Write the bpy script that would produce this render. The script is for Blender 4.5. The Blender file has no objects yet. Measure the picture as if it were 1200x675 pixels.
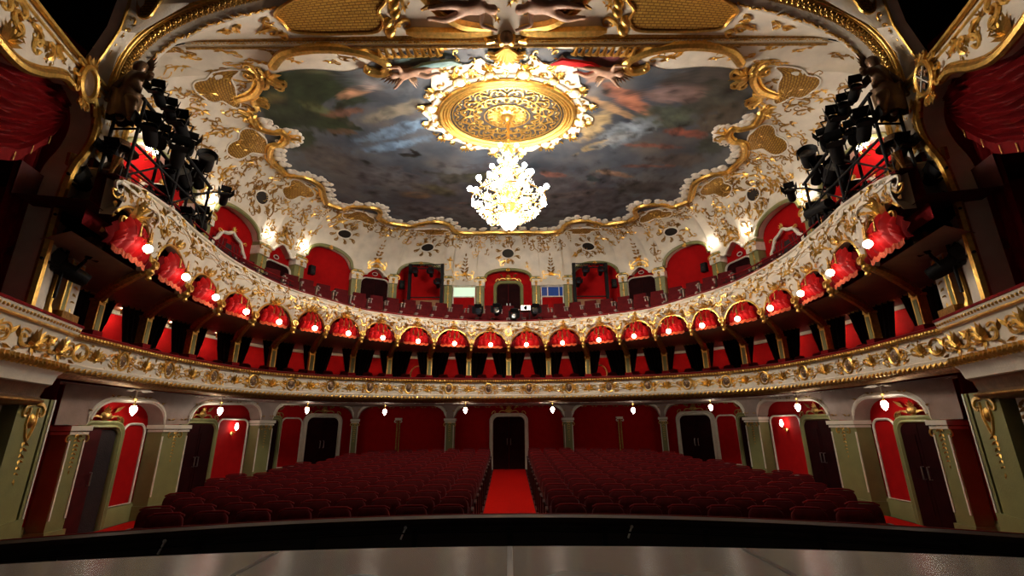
import bpy, math, random
import numpy as np
from mathutils import Vector, Matrix, noise
sc = bpy.context.scene
COL = sc.collection
PI = math.pi
rng = random.Random(7)
# ------------------------------------------------------------------ camera, world, exposure
EYE = 1.96
cam_d = bpy.data.cameras.new('camera'); cam = bpy.data.objects.new('camera', cam_d); COL.objects.link(cam)
cam_d.sensor_width = 36; cam_d.lens = 16.0; cam_d.shift_x = 4.5/1200; cam_d.clip_start = .05
cam.matrix_world = Matrix.Translation((0, 0, EYE)) @ Matrix.Rotation(math.radians(107.0), 4, 'X') @ Matrix.Rotation(math.radians(-.38), 4, 'Z')
sc.camera = cam
w = bpy.data.worlds.new('world'); sc.world = w; w.use_nodes = True
w.node_tree.nodes['Background'].inputs[0].default_value = (.014, .011, .009, 1)
w.node_tree.nodes['Background'].inputs[1].default_value = 1.0
vs = sc.view_settings; vs.view_transform = 'Standard'; vs.look = 'None'; vs.gamma = 1; vs.exposure = 0.0; vs.use_curve_mapping = False
L_CHAND, L_GLOBE, L_STALL, L_GALLERY, L_BOX = 185, 17, 30, 110, 170       # radiance of the lamps' glass

# ------------------------------------------------------------------ materials
def mat(name, col, rough=.5, metal=0., var=0., vscale=8., bump=0., bscale=30., emit=None, spec=.5, sheen=0., coat=0.):
    m = bpy.data.materials.new(name); m.use_nodes = True
    nt = m.node_tree; b = nt.nodes['Principled BSDF']
    b.inputs['Base Color'].default_value = (*col, 1); b.inputs['Roughness'].default_value = rough
    b.inputs['Metallic'].default_value = metal; b.inputs['Specular IOR Level'].default_value = spec
    if sheen: b.inputs['Sheen Weight'].default_value = sheen; b.inputs['Sheen Roughness'].default_value = .4
    if coat: b.inputs['Coat Weight'].default_value = coat; b.inputs['Coat Roughness'].default_value = .15
    tc = nt.nodes.new('ShaderNodeTexCoord')
    if var:
        n = nt.nodes.new('ShaderNodeTexNoise'); n.inputs['Scale'].default_value = vscale; n.inputs['Detail'].default_value = 4
        r = nt.nodes.new('ShaderNodeValToRGB')
        r.color_ramp.elements[0].position = .3; r.color_ramp.elements[1].position = .7
        r.color_ramp.elements[0].color = (*[c*(1-var) for c in col], 1); r.color_ramp.elements[1].color = (*[min(1, c*(1+var)) for c in col], 1)
        nt.links.new(tc.outputs['Object'], n.inputs['Vector']); nt.links.new(n.outputs['Fac'], r.inputs[0]); nt.links.new(r.outputs[0], b.inputs['Base Color'])
    if bump:
        n2 = nt.nodes.new('ShaderNodeTexNoise'); n2.inputs['Scale'].default_value = bscale; n2.inputs['Detail'].default_value = 3
        bp = nt.nodes.new('ShaderNodeBump'); bp.inputs['Strength'].default_value = bump; bp.inputs['Distance'].default_value = .02
        nt.links.new(tc.outputs['Object'], n2.inputs['Vector']); nt.links.new(n2.outputs['Fac'], bp.inputs['Height']); nt.links.new(bp.outputs[0], b.inputs['Normal'])
    if emit:
        b.inputs['Emission Color'].default_value = (*emit[0], 1); b.inputs['Emission Strength'].default_value = emit[1]
    return m
WARM = (1., .86, .70)
M = dict(
    cream=mat('cream_plaster', (.72, .66, .55), .5, var=.10, vscale=3, bump=.15, bscale=25),
    creamr=mat('cream_relief', (.80, .74, .63), .45, var=.12, vscale=9),
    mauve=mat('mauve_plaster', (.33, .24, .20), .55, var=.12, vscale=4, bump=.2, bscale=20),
    green=mat('sage_paint', (.22, .22, .085), .5, var=.10, vscale=4, bump=.1),
    gold=mat('gilding', (.80, .50, .13), .30, metal=.92, var=.22, vscale=14, bump=.3, bscale=60),
    oldgold=mat('aged_gilding', (.42, .24, .07), .38, metal=.85, var=.4, vscale=18, bump=.5, bscale=60),
    bronze=mat('bronzed_plaster', (.15, .085, .045), .36, metal=.35, var=.3, vscale=7, bump=.2),
    red=mat('red_wall_fabric', (.38, .003, .004), .8, spec=.12, var=.10, vscale=5, bump=.25, bscale=90),
    redplain=mat('red_panel', (.30, .004, .006), .8, spec=.12, var=.08, vscale=4),
    velvet=mat('red_velvet', (.17, .003, .005), .85, spec=.12, var=.2, vscale=9, sheen=.12),
    seatred=mat('seat_velvet', (.085, .002, .004), .8, spec=.15, var=.22, vscale=12, sheen=.12),
    silk=mat('red_silk', (.46, .003, .005), .6, var=.12, vscale=6, spec=.2),
    darksilk=mat('dark_red_silk', (.15, .002, .004), .42, var=.15, vscale=6, spec=.35),
    fringe=mat('orange_fringe', (.62, .09, .02), .6, var=.3, vscale=50),
    carpet=mat('red_carpet', (.55, .006, .003), .9, spec=.08, var=.15, vscale=20, bump=.4, bscale=200),
    darkred=mat('dark_floor_carpet', (.06, .006, .006), .9, var=.3, vscale=6),
    doorw=mat('dark_door_wood', (.016, .001, .0015), .7, var=.3, vscale=4, spec=.08),
    doorred=mat('dark_red_door', (.05, .003, .004), .6, var=.3, vscale=4, spec=.2),
    wood=mat('dark_seat_wood', (.028, .007, .005), .35, var=.3, vscale=6, spec=.4),
    black=mat('black_metal', (.008, .008, .009), .6, var=.2, vscale=10, spec=.2),
    cloth=mat('black_curtain_cloth', (.012, .006, .007), .8, var=.3, vscale=5, bump=.3, bscale=40),
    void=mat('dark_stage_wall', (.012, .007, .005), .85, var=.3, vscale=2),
    lens=mat('lamp_lens_glass', (.02, .025, .035), .1, spec=.6),
    steel=mat('brushed_steel', (.55, .53, .5), .3, metal=.9, var=.1),
    lobe=mat('dark_vent_grille', (.014, .009, .006), .7, var=.3, vscale=60),
    glass=mat('lit_globe_glass', (.9, .9, .88), .3, emit=(WARM, L_GLOBE)),
    glassc=mat('lit_chandelier_globe', (.9, .9, .88), .3, emit=((1., .90, .78), L_CHAND)),
    glasss=mat('lit_stalls_lamp', (.9, .9, .88), .3, emit=(WARM, L_STALL)),
    boxl=mat('lit_box_lamp', (.9, .9, .88), .3, emit=(WARM, L_BOX)),
    glassg=mat('lit_gallery_bulb', (.9, .9, .88), .3, emit=(WARM, L_GALLERY)),
    skyl=mat('lit_green_window', (.5, .6, .5), .3, emit=((.62, .85, .62), .85)),
    bluel=mat('blue_booth_glass', (.01, .03, .12), .1, emit=((.02, .10, .5), .18)),
    stage=mat('grey_dance_floor', (.20, .192, .178), .24, var=.05, vscale=.8, bump=.03, bscale=1.5, spec=.5),
    seam=mat('dark_floor_tape', (.035, .028, .022), .5),
    pit=mat('pit_rail_wood', (.010, .004, .004), .45, var=.4, vscale=3, spec=.3),
    tan=mat('tan_panel', (.30, .15, .07), .7, var=.1),
    skin=mat('putto_plaster', (.42, .25, .17), .5, var=.2, vscale=9),
    teal=mat('blue_plaster_drape', (.20, .33, .33), .5, var=.2, vscale=9),
    white=mat('white_marking', (.7, .68, .62), .6),
)
def crystal_mat():
    m = mat('crystal_bowl_glass', (.95, .93, .9), .08, emit=((1., .88, .72), 9.0), spec=.8, coat=1)
    return m
M['crystal'] = crystal_mat()
def lattice_mat():
    m = mat('gold_lattice', (.62, .36, .07), .4, metal=.55)
    nt = m.node_tree; b = nt.nodes['Principled BSDF']
    tc = nt.nodes.new('ShaderNodeTexCoord'); br = nt.nodes.new('ShaderNodeTexBrick')
    br.inputs['Scale'].default_value = 1; br.inputs['Brick Width'].default_value = .12; br.inputs['Row Height'].default_value = .06
    br.inputs['Mortar Size'].default_value = .012; br.inputs['Mortar Smooth'].default_value = .3
    br.inputs['Color1'].default_value = (.58, .33, .06, 1); br.inputs['Color2'].default_value = (.50, .27, .05, 1); br.inputs['Mortar'].default_value = (.25, .12, .02, 1)
    mp = nt.nodes.new('ShaderNodeMapping'); mp.inputs['Rotation'].default_value = (0, 0, 0)
    nt.links.new(tc.outputs['UV'], mp.inputs['Vector']); nt.links.new(mp.outputs[0], br.inputs['Vector'])
    nt.links.new(br.outputs['Color'], b.inputs['Base Color'])
    bp = nt.nodes.new('ShaderNodeBump'); bp.inputs['Strength'].default_value = .9; bp.inputs['Distance'].default_value = .02; bp.invert = True
    nt.links.new(br.outputs['Fac'], bp.inputs['Height']); nt.links.new(bp.outputs[0], b.inputs['Normal'])
    return m
M['lattice'] = lattice_mat()
def vcol_mat():
    m = mat('ceiling_fresco', (.3, .3, .3), .55); nt = m.node_tree; b = nt.nodes['Principled BSDF']
    a = nt.nodes.new('ShaderNodeVertexColor'); a.layer_name = 'pigment'
    tc = nt.nodes.new('ShaderNodeTexCoord'); n = nt.nodes.new('ShaderNodeTexNoise'); n.inputs['Scale'].default_value = 2.2; n.inputs['Detail'].default_value = 8
    n.inputs['Distortion'].default_value = .8
    mx = nt.nodes.new('ShaderNodeMixRGB'); mx.blend_type = 'OVERLAY'; mx.inputs[0].default_value = .35
    nt.links.new(tc.outputs['Object'], n.inputs['Vector']); nt.links.new(a.outputs[0], mx.inputs[1]); nt.links.new(n.outputs['Fac'], mx.inputs[2])
    nt.links.new(mx.outputs[0], b.inputs['Base Color']); return m
M['fresco'] = vcol_mat()

# ------------------------------------------------------------------ mesh building
class MB:
    def __init__(s, sx=1): s.v = []; s.f = []; s.n = 0; s.sx = sx; s.uv = None
    def add(s, V, F):
        V = np.asarray(V, float).reshape(-1, 3); s.v.append(V)
        k = s.n; s.f.extend([tuple(i+k for i in f) for f in F]); s.n += len(V)
    def box(s, c, d, rz=0., taper=1.):
        x, y, z = d[0]/2, d[1]/2, d[2]/2; ca, sa = math.cos(rz), math.sin(rz); V = []
        for k in (-1, 1):
            q = 1 if k < 0 else taper
            for i, j in ((-1, -1), (1, -1), (1, 1), (-1, 1)):
                px, py = i*x*q, j*y*q; V.append((c[0]+px*ca-py*sa, c[1]+px*sa+py*ca, c[2]+k*z))
        s.add(V, [(0, 3, 2, 1), (4, 5, 6, 7), (0, 1, 5, 4), (1, 2, 6, 5), (2, 3, 7, 6), (3, 0, 4, 7)])
    def obox(s, c, U, Vv, W):       # box from a centre and three half-edge vectors
        c, U, Vv, W = (np.array(a, float) for a in (c, U, Vv, W))
        P = [c+k*W+i*U+j*Vv for k in (-1, 1) for i, j in ((-1, -1), (1, -1), (1, 1), (-1, 1))]
        s.add(P, [(0, 3, 2, 1), (4, 5, 6, 7), (0, 1, 5, 4), (1, 2, 6, 5), (2, 3, 7, 6), (3, 0, 4, 7)])
    def bar(s, a, b, r, n=4): s.tube([a, b], r, n)
    def tube(s, P, r, n=5, ref=None, flat=1., caps=True, closed=False):
        P = np.asarray(P, float); N = len(P)
        if N < 2: return
        r = np.full(N, r, float) if np.isscalar(r) else np.asarray(r, float)
        if closed: T = np.roll(P, -1, 0)-np.roll(P, 1, 0)
        else: T = np.gradient(P, axis=0)
        T /= np.linalg.norm(T, axis=1)[:, None]+1e-12
        if ref is None:
            A = np.zeros((N, 3)); up = np.array([0, 0, 1.]) if abs(T[0][2]) < .9 else np.array([1., 0, 0])
            for i in range(N):
                a = up-T[i]*(up@T[i]); a /= np.linalg.norm(a)+1e-12; A[i] = a; up = a
        else:
            ref = np.broadcast_to(np.asarray(ref, float), (N, 3)); A = ref-T*np.sum(ref*T, 1)[:, None]; A /= np.linalg.norm(A, axis=1)[:, None]+1e-9
        B = np.cross(T, A); ang = np.arange(n)*2*PI/n+PI/n
        V = P[:, None, :]+r[:, None, None]*(np.cos(ang)[None, :, None]*A[:, None, :]*flat+np.sin(ang)[None, :, None]*B[:, None, :])
        F = []
        for i in range(N if closed else N-1):
            i2 = (i+1) % N
            for j in range(n):
                F.append((i*n+j, i*n+(j+1) % n, i2*n+(j+1) % n, i2*n+j))
        if caps and not closed: F += [tuple(range(n))[::-1], tuple((N-1)*n+j for j in range(n))]
        s.add(V, F)
    def lathe(s, prof, c=(0, 0, 0), n=16, sx=1., sy=1.):
        V = []; F = []
        for r, z in prof:
            for j in range(n):
                a = 2*PI*j/n; V.append((c[0]+r*math.cos(a)*sx, c[1]+r*math.sin(a)*sy, c[2]+z))
        for i in range(len(prof)-1):
            for j in range(n): F.append((i*n+j, i*n+(j+1) % n, (i+1)*n+(j+1) % n, (i+1)*n+j))
        s.add(V, F)
    def ell(s, c, r, nu=10, nv=6):
        r = (r, r, r) if np.isscalar(r) else r; V = [(c[0], c[1], c[2]-r[2])]; F = []
        for i in range(1, nv):
            p = -PI/2+PI*i/nv
            for j in range(nu):
                a = 2*PI*j/nu; V.append((c[0]+r[0]*math.cos(p)*math.cos(a), c[1]+r[1]*math.cos(p)*math.sin(a), c[2]+r[2]*math.sin(p)))
        V.append((c[0], c[1], c[2]+r[2])); top = len(V)-1
        for j in range(nu): F.append((0, 1+(j+1) % nu, 1+j)); F.append((top, top-nu+j, top-nu+(j+1) % nu))
        for i in range(nv-2):
            for j in range(nu): a = 1+i*nu; F.append((a+j, a+(j+1) % nu, a+nu+(j+1) % nu, a+nu+j))
        s.add(V, F)
    def grid(s, G, wrap=False):     # G: rows x cols x 3
        G = np.asarray(G, float); R, C = G.shape[:2]; F = []
        for i in range(R-1):
            for j in range(C if wrap else C-1): F.append((i*C+j, i*C+(j+1) % C, (i+1)*C+(j+1) % C, (i+1)*C+j))
        s.add(G.reshape(-1, 3), F)
    def prism(s, poly, f0, f1):     # poly: 2D outline; f0, f1 map (u, v) to 3D
        n = len(poly); V = [f0(*p) for p in poly]+[f1(*p) for p in poly]
        s.add(V, [tuple(range(n))[::-1], tuple(range(n, 2*n))]+[(i, (i+1) % n, n+(i+1) % n, n+i) for i in range(n)])
    def build(s, name, m, parent=None, smooth=True, loc=None, uv=None):
        me = bpy.data.meshes.new(name); V = np.concatenate(s.v) if s.v else np.zeros((0, 3)); V = V.copy(); V[:, 0] *= s.sx
        me.from_pydata([tuple(map(float, a)) for a in V], [], s.f)
        me.materials.append(M[m] if isinstance(m, str) else m)
        if smooth:
            me.polygons.foreach_set('use_smooth', [True]*len(me.polygons))
            try: me.set_sharp_from_angle(angle=math.radians(42))
            except Exception: pass
        if uv is not None:
            lay = me.uv_layers.new(name='UVMap'); li = np.zeros(len(me.loops), int); me.loops.foreach_get('vertex_index', li)
            lay.data.foreach_set('uv', np.asarray(uv, float)[li].ravel())
        o = bpy.data.objects.new(name, me); COL.objects.link(o)
        if parent is not None:
            o.parent = parent
            if loc is not None: o.location = loc
        elif loc is not None: o.location = loc
        return o
def tag(o, label=None, cat=None, group=None, kind=None):
    if label: o['label'] = label
    if cat: o['category'] = cat
    if group: o['group'] = group
    if kind: o['kind'] = kind
    return o
def struct(o, label, cat): return tag(o, label, cat, None, 'structure')
def thing(name, label, cat, loc=(0, 0, 0), rz=0., group=None):
    o = bpy.data.objects.new(name, None); COL.objects.link(o); o.location = loc; o.rotation_euler = (0, 0, rz); o.empty_display_size = .1
    return tag(o, label, cat, group)
def wpart(mb, name, m, root, smooth=True, uv=None):   # a part modelled in world coordinates, under an unrotated root
    return mb.build(name, m, root, smooth, tuple(-a for a in root.location), uv)
KIDS = {}
def kids(o):
    return KIDS.setdefault(o.name, [c for c in o.children])
def dup(o, loc, rz, label=None, parent=None, top=True):
    c = o.copy(); COL.objects.link(c)
    if top:
        c.location = loc; c.rotation_euler = (0, 0, rz)
        if label: c['label'] = label
    else: c.parent = parent
    for ch in kids(o): dup(ch, None, None, None, c, False)
    return c
ORD = ['', 'first', 'second', 'third', 'fourth', 'fifth', 'sixth', 'seventh', 'eighth', 'ninth', 'tenth', 'eleventh', 'twelfth', 'thirteenth', 'fourteenth', 'fifteenth', 'sixteenth', 'seventeenth', 'eighteenth', 'nineteenth', 'twentieth', 'twenty-first', 'twenty-second']

# ------------------------------------------------------------------ plan curves of the horseshoe
def catmull(pts, n=40):
    P = [np.array(p, float) for p in pts]; P = [2*P[0]-P[1]]+P+[2*P[-1]-P[-2]]; out = []
    for i in range(1, len(P)-2):
        p0, p1, p2, p3 = P[i-1:i+3]
        for k in range(n):
            t = k/n; out.append(.5*((2*p1)+(-p0+p2)*t+(2*p0-5*p1+4*p2-p3)*t*t+(-p0+3*p1-3*p2+p3)*t**3))
    out.append(P[-2]); return np.array(out)
class Curve:
    def __init__(s, half):
        h = [tuple(p) for p in half]; s.c = catmull(h+[(-x, y) for x, y in reversed(h[:-1])])
        d = np.r_[0, np.cumsum(np.linalg.norm(np.diff(s.c, axis=0), axis=1))]; s.S = d-d[-1]/2; s.L = d[-1]/2
    def at(s, q, off=0.):           # point at arc length q (0 = centre, negative = left), off metres outwards
        f = lambda a: np.array([np.interp(a, s.S, s.c[:, 0]), np.interp(a, s.S, s.c[:, 1])])
        t = f(q+.08)-f(q-.08); t /= np.linalg.norm(t)+1e-9; return f(q)+np.array([-t[1], t[0]])*off
    def ang(s, q):
        f = lambda a: np.array([np.interp(a, s.S, s.c[:, 0]), np.interp(a, s.S, s.c[:, 1])])
        t = f(q+.08)-f(q-.08); return math.atan2(t[1], t[0])
    def p(s, q, off, z): a = s.at(q, off); return np.array([a[0], a[1], z])
    def sweep(s, mb, q0, q1, prof, step=.25, close=False):  # prof: [(off, z or z(q))]
        n = max(2, int(abs(q1-q0)/step)+1); Q = np.linspace(q0, q1, n); R = list(prof)+([prof[0]] if close else [])
        mb.grid([[s.p(q, o, z(q) if callable(z) else z) for q in Q] for o, z in R])
T1 = Curve([(-7.45, 7.4), (-7.65, 9.0), (-7.75, 10.6), (-7.4, 12.9), (-6.2, 14.6), (-4.35, 15.6), (-2.1, 16.2), (0, 16.35)])
T2 = Curve([(-6.0, 6.0), (-6.35, 7.4), (-6.72, 9.0), (-6.8, 10.4), (-6.45, 11.8), (-5.6, 12.9), (-4.6, 13.95), (-3.5, 14.75), (-2.4, 15.3), (-1.2, 15.7), (0, 15.85)])
GW = Curve([(-8.6, 7.0), (-8.6, 10), (-8.6, 13), (-8.3, 15), (-7.5, 16.9), (-6.2, 18.2), (-4.5, 18.9), (-2.4, 19.05), (0, 19.05)])
PW = Curve([(-8.6, 8.6), (-8.6, 11), (-8.6, 14), (-8.4, 16), (-7.7, 17.7), (-6.4, 19.0), (-4.5, 19.2), (-2, 19.2), (0, 19.2)])
BW = Curve([(-9.3, 7.2), (-9.4, 9.0), (-9.4, 11), (-9.1, 13.6), (-8.2, 15.8), (-6.6, 17.3), (-4.5, 18.1), (-2.2, 18.5), (0, 18.6)])

# ------------------------------------------------------------------ relief ornament on a mapped surface m(u, v, h) -> 3D
def rel_tube(mb, m, uv, r, n=4):
    uv = np.asarray(uv); r = np.broadcast_to(np.asarray(r, float), (len(uv),)).copy()
    P = [m(a, b, q*.35) for (a, b), q in zip(uv, r)]
    nrm = np.asarray(m(uv[0][0], uv[0][1], .05))-np.asarray(m(uv[0][0], uv[0][1], 0)); mb.tube(P, r, n, ref=nrm)
def clothoid(u, v, ang, L, turn=4.6, flip=1, n=11):
    out = [(u, v)]; x, y = u, v
    for i in range(n):
        t = (i+.5)/n; a = ang+flip*turn*t*t; d = L/n*(1-.35*t); x += d*math.cos(a); y += d*math.sin(a); out.append((x, y))
    return out
def scroll(mb, m, u, v, ang, L, r, flip=1, turn=5.2, n=10, ball=True):
    pts = clothoid(u, v, ang, L, turn, flip, n); rr = np.linspace(r, r*.45, len(pts)); rr[0] *= .4
    if ball: rr[-1] = r*.9
    rel_tube(mb, m, pts, rr)
def sscroll(mb, m, u, v, ang, L, r, flip=1):
    scroll(mb, m, u, v, ang, L*.5, r, flip); scroll(mb, m, u, v, ang+PI, L*.5, r, flip)
def leaf(mb, m, u, v, ang, L, wd, h=None):
    h = wd*.5 if h is None else h; ca, sa = math.cos(ang), math.sin(ang)
    q = lambda a, b, hh: m(u+a*ca-b*sa, v+a*sa+b*ca, hh)
    mb.add([q(0, 0, .0), q(L*.45, wd*.5, .0), q(L, 0, h*.9), q(L*.45, -wd*.5, .0), q(L*.4, 0, h)], [(0, 4, 1), (1, 4, 2), (2, 4, 3), (3, 4, 0)])
def fan(mb, m, u, v, ang, L, n=5, spread=2.2, wd=None):
    for i in range(n):
        t = (i/(n-1)-.5) if n > 1 else 0; leaf(mb, m, u, v, ang+t*spread, L*(1-.5*abs(t)), wd or L*.36)
def rosette(mb, m, u, v, r, n=7):
    for i in range(n): leaf(mb, m, u, v, 2*PI*i/n, r, r*.75, r*.3)
    dome(mb, m, u, v, r*.35, r*.4)
def dome(mb, m, u, v, r, h, n=8, ry=None):
    ry = ry or r; V = []; F = []
    for k, (q, hh) in enumerate(((1, 0), (.75, .65), (.35, .95))):
        for j in range(n): a = 2*PI*j/n; V.append(m(u+r*q*math.cos(a), v+ry*q*math.sin(a), h*hh))
    V.append(m(u, v, h))
    for k in range(2):
        for j in range(n): F.append((k*n+j, k*n+(j+1) % n, (k+1)*n+(j+1) % n, (k+1)*n+j))
    for j in range(n): F.append((2*n+j, 2*n+(j+1) % n, 3*n))
    mb.add(V, F)
def ring(mb, m, u, v, rx, ry, r, n=20, sides=5):
    P = [m(u+rx*math.cos(2*PI*i/n), v+ry*math.sin(2*PI*i/n), r*.4) for i in range(n)]; mb.tube(P, r, sides, closed=True)
def garland(mb, m, u, v, ang, L, w, n=6, seed=0):
    q = random.Random(seed)
    for i in range(n):
        t = i/n; a = u+math.cos(ang)*L*t; b = v+math.sin(ang)*L*t
        for sgn in (-1, 1): leaf(mb, m, a, b, ang+sgn*(.6+.5*q.random()), w*(1.2-.6*t), w*.5*(1.1-.5*t))
    leaf(mb, m, u+math.cos(ang)*L, v+math.sin(ang)*L, ang, w, w*.4)
def spray(mb, m, u, v, ang, k, q):      # a little rocaille of two scrolls and some leaves
    scroll(mb, m, u, v, ang, k*(.9+.5*q.random()), k*.042, 1); scroll(mb, m, u, v, ang+.35, k*(.8+.5*q.random()), k*.038, -1)
    fan(mb, m, u, v, ang+PI, k*.35, 3, 1.8)
    for i in range(3): leaf(mb, m, u+k*q.uniform(-.25, .45)*math.cos(ang)+k*q.uniform(-.25, .25)*math.sin(ang), v+k*q.uniform(-.25, .45)*math.sin(ang)+k*q.uniform(-.25, .25)*math.cos(ang), ang+q.uniform(-1.2, 1.2), k*.3, k*.12)
# ================================================================== SETTING
def sm(a, b, x): t = min(1, max(0, (x-a)/(b-a))); return t*t*(3-2*t)
def fl(y): d = max(0, y-7.6); return -.1+.018*d+.002*d*d if y > 7.6 else -.1
def loft(mb, A, B, zA, zB, n=90, rows=2):
    G = []
    for i in range(rows):
        t = i/(rows-1); row = []
        for k in range(n+1):
            f = k/n; a = A(f); b = B(f); row.append((*(a*(1-t)+b*t), zA*(1-t)+zB*t))
        G.append(row)
    mb.grid(G)
cf = lambda C, off: (lambda f: C.at((f*2-1)*C.L, off))
# raked stalls floor
b = MB(); G = []
for y in np.linspace(5.2, 20.4, 62): G.append([(x, y, fl(y)) for x in np.linspace(-10.2, 10.2, 3)])
b.grid(G); struct(b.build('floor', 'darkred'), 'dark red raked floor under the stalls seats', 'floor')
# red runner in the centre aisle and by the side doors
def runner(x0, x1, y0, y1, bend=0.):
    b = MB(); Y = np.linspace(y0, y1, 40)
    b.grid([[(x0+bend*(y-y0), y, fl(y)+h) for y in Y] for h in (0, .014)]+[[(x1+bend*(y-y0), y, fl(y)+h) for y in Y] for h in (.014, 0)])
    return b
tag(runner(-.62, .62, 6.9, 19.1).build('aisle_carpet', 'carpet'), 'bright red carpet runner down the centre aisle to the dark doorway', 'carpet')
for sx in (-1, 1):
    b = runner(7.0, 8.45, 8.5, 13.5); b.sx = sx
    tag(b.build('side_carpet', 'carpet'), 'red side aisle carpet before the %s doors' % ('left-hand' if sx < 0 else 'right-hand'), 'carpet')
# walls of the stalls, of the box tier and of the gallery
def wallseg(C, q0, q1, off, z0, z1, name, label, m='red'):
    b = MB(); C.sweep(b, q0, q1, [(off, z0), (off, z1), (off+.12, z1), (off+.12, z0)], close=True)
    return struct(b.build(name, m), label, 'wall')
for nm, q0, q1 in (('left', -PW.L, -6.3), ('back', -6.3, 6.3), ('right', 6.3, PW.L)):
    wallseg(PW, q0, q1, 0, -.12, 2.95, 'wall_'+nm, 'red fabric wall of the stalls, %s stretch under the boxes' % nm)
for nm, q0, q1 in (('left', -BW.L, -6.5), ('back', -6.5, 6.5), ('right', 6.5, BW.L)):
    wallseg(BW, q0, q1, 0, 2.9, 4.9, 'wall_'+nm, 'red wall at the back of the box tier, %s stretch' % nm)
for nm, q0, q1 in (('left', -GW.L, -6.8), ('back', -6.8, 6.8), ('right', 6.8, GW.L)):
    wallseg(GW, q0, q1, .25, 4.9, 9.6, 'wall_'+nm, 'red wall of the top gallery behind its arches, %s stretch' % nm)
for sx, nm in ((-1, 'left'), (1, 'right')):
    b = MB(sx)
    for q0, q1 in ((6.55, 6.70), (8.30, 9.25), (10.05, 12.20), (13.86, 15.55), (16.80, PW.L-.02)):
        PW.sweep(b, q0, q1, [(-.001, lambda q: fl(PW.at(q)[1])-.05), (-.05, lambda q: fl(PW.at(q)[1])-.05), (-.05, lambda q: fl(PW.at(q)[1])+.34), (-.001, lambda q: fl(PW.at(q)[1])+.40)])
    struct(b.build('baseboard_'+nm, 'green'), 'sage painted dado along the foot of the %s stalls wall' % nm, 'baseboard')
# floors and soffits of the tiers
b = MB(); loft(b, cf(T1, .12), cf(BW, .1), 2.97, 2.97); struct(b.build('box_floor', 'darkred'), 'dark red floor of the box tier', 'floor')
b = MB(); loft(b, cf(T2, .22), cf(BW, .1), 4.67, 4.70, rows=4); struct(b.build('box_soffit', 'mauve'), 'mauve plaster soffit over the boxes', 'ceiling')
b = MB(); n = 120
for (o0, z0), (o1, z1) in (((.12, 5.18), (1.05, 5.18)), ((1.05, 5.18), (1.05, 5.70)), ((1.05, 5.70), (1.8, 5.70)), ((1.8, 5.70), (1.8, 5.82))):
    T2.sweep(b, -T2.L, T2.L, [(o0, z0), (o1, z1)])
loft(b, cf(T2, 1.75), cf(GW, .3), 5.82, 5.9); struct(b.build('gallery_floor', 'darkred'), 'stepped dark red floor of the gallery', 'floor')
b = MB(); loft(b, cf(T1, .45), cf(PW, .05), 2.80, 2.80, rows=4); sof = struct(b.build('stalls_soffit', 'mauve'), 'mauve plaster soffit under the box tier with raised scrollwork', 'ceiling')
def m_sof(u, v, h): return (u, v, 2.80-h)
b = MB(); q = random.Random(3)
for s_ in np.arange(-13.6, 13.7, .62):
    a = T1.at(s_, .72); ang = T1.ang(s_); spray(b, m_sof, a[0], a[1], ang+q.choice((0, PI)), .42, q)
b.build('plaster_pattern', 'creamr', sof)

# ------------------------------------------------------------------ arcade of the stalls: pilasters and flat arches
PILS = [-17.05, -14.4, -10.3, -6.2, -2.35]; PWID = [.36, .9, .66, .26, .36]
P_ALL = PILS+[-p for p in reversed(PILS)]; W_ALL = PWID+PWID[::-1]
def zspr(q): return 2.05+.27*sm(10, 19, PW.at(q)[1])
def zarc(q):
    for i in range(len(P_ALL)-1):
        a = P_ALL[i]+W_ALL[i]/2; c = P_ALL[i+1]-W_ALL[i+1]/2
        if a <= q <= c:
            x = (q-(a+c)/2)/((c-a)/2); dx = min(1, (1-abs(x))*(c-a)/2/.62); h = math.sqrt(max(0, 1-(1-dx)**2))
            return zspr(q)+.48*h
    return zspr(q)
b = MB(); PW.sweep(b, -PW.L, PW.L, [(-.36, 2.82), (-.36, zarc), (-.30, zarc), (.02, zarc)], step=.06)
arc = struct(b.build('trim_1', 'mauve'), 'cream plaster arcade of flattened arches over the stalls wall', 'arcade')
b = MB()
for i in range(len(P_ALL)-1):
    a = P_ALL[i]+W_ALL[i]/2+.005; c = P_ALL[i+1]-W_ALL[i+1]/2-.005
    Q = np.linspace(a, c, int((c-a)/.06)); b.tube([PW.p(s_, -.385, zarc(s_)+.05) for s_ in Q], .028, 5)
b.build('arch_moulding', 'creamr', arc)
b = MB()
for i in range(len(P_ALL)-1):
    a = P_ALL[i]+W_ALL[i]/2-.04; c = P_ALL[i+1]-W_ALL[i+1]/2+.04
    PW.sweep(b, a, c, [(-.362, zarc), (-.378, zarc), (-.378, lambda q: min(2.79, zarc(q)+.10+.10*(1-sm(zspr(q), zspr(q)+.45, zarc(q))))), (-.36, lambda q: min(2.80, zarc(q)+.12+.10*(1-sm(zspr(q), zspr(q)+.45, zarc(q)))))], step=.06)
b.build('arch_band', 'cream', arc)
b = MB()
for i in range(len(P_ALL)-1):
    a = P_ALL[i]; c = P_ALL[i+1]; n = max(3, int((c-a)/.42))
    for k in range(n):
        s_ = a+(c-a)*(k+.5)/n; z = min(2.72, zarc(s_)+.10)
        mm = lambda u, v, h: PW.p(u, -.37-h, v)
        leaf(b, mm, s_, z, .25, .14, .05); leaf(b, mm, s_, z, PI-.25, .14, .05)
b.build('gilded_pattern', 'oldgold', arc)
wide = {1: 'broad', 8: 'broad'}
def where_pil(i):
    left = i < 5; k = i if left else 9-i
    d = ['narrow sage pilaster beside the nearest side door', 'broad sage pilaster between the two side doors', 'sage pilaster at the curve behind the side seats', 'thin dim pilaster at the back corner of the stalls', 'sage pilaster on the back wall nearest the centre door'][k]
    return d+(', left side' if left else ', right side')
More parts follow.
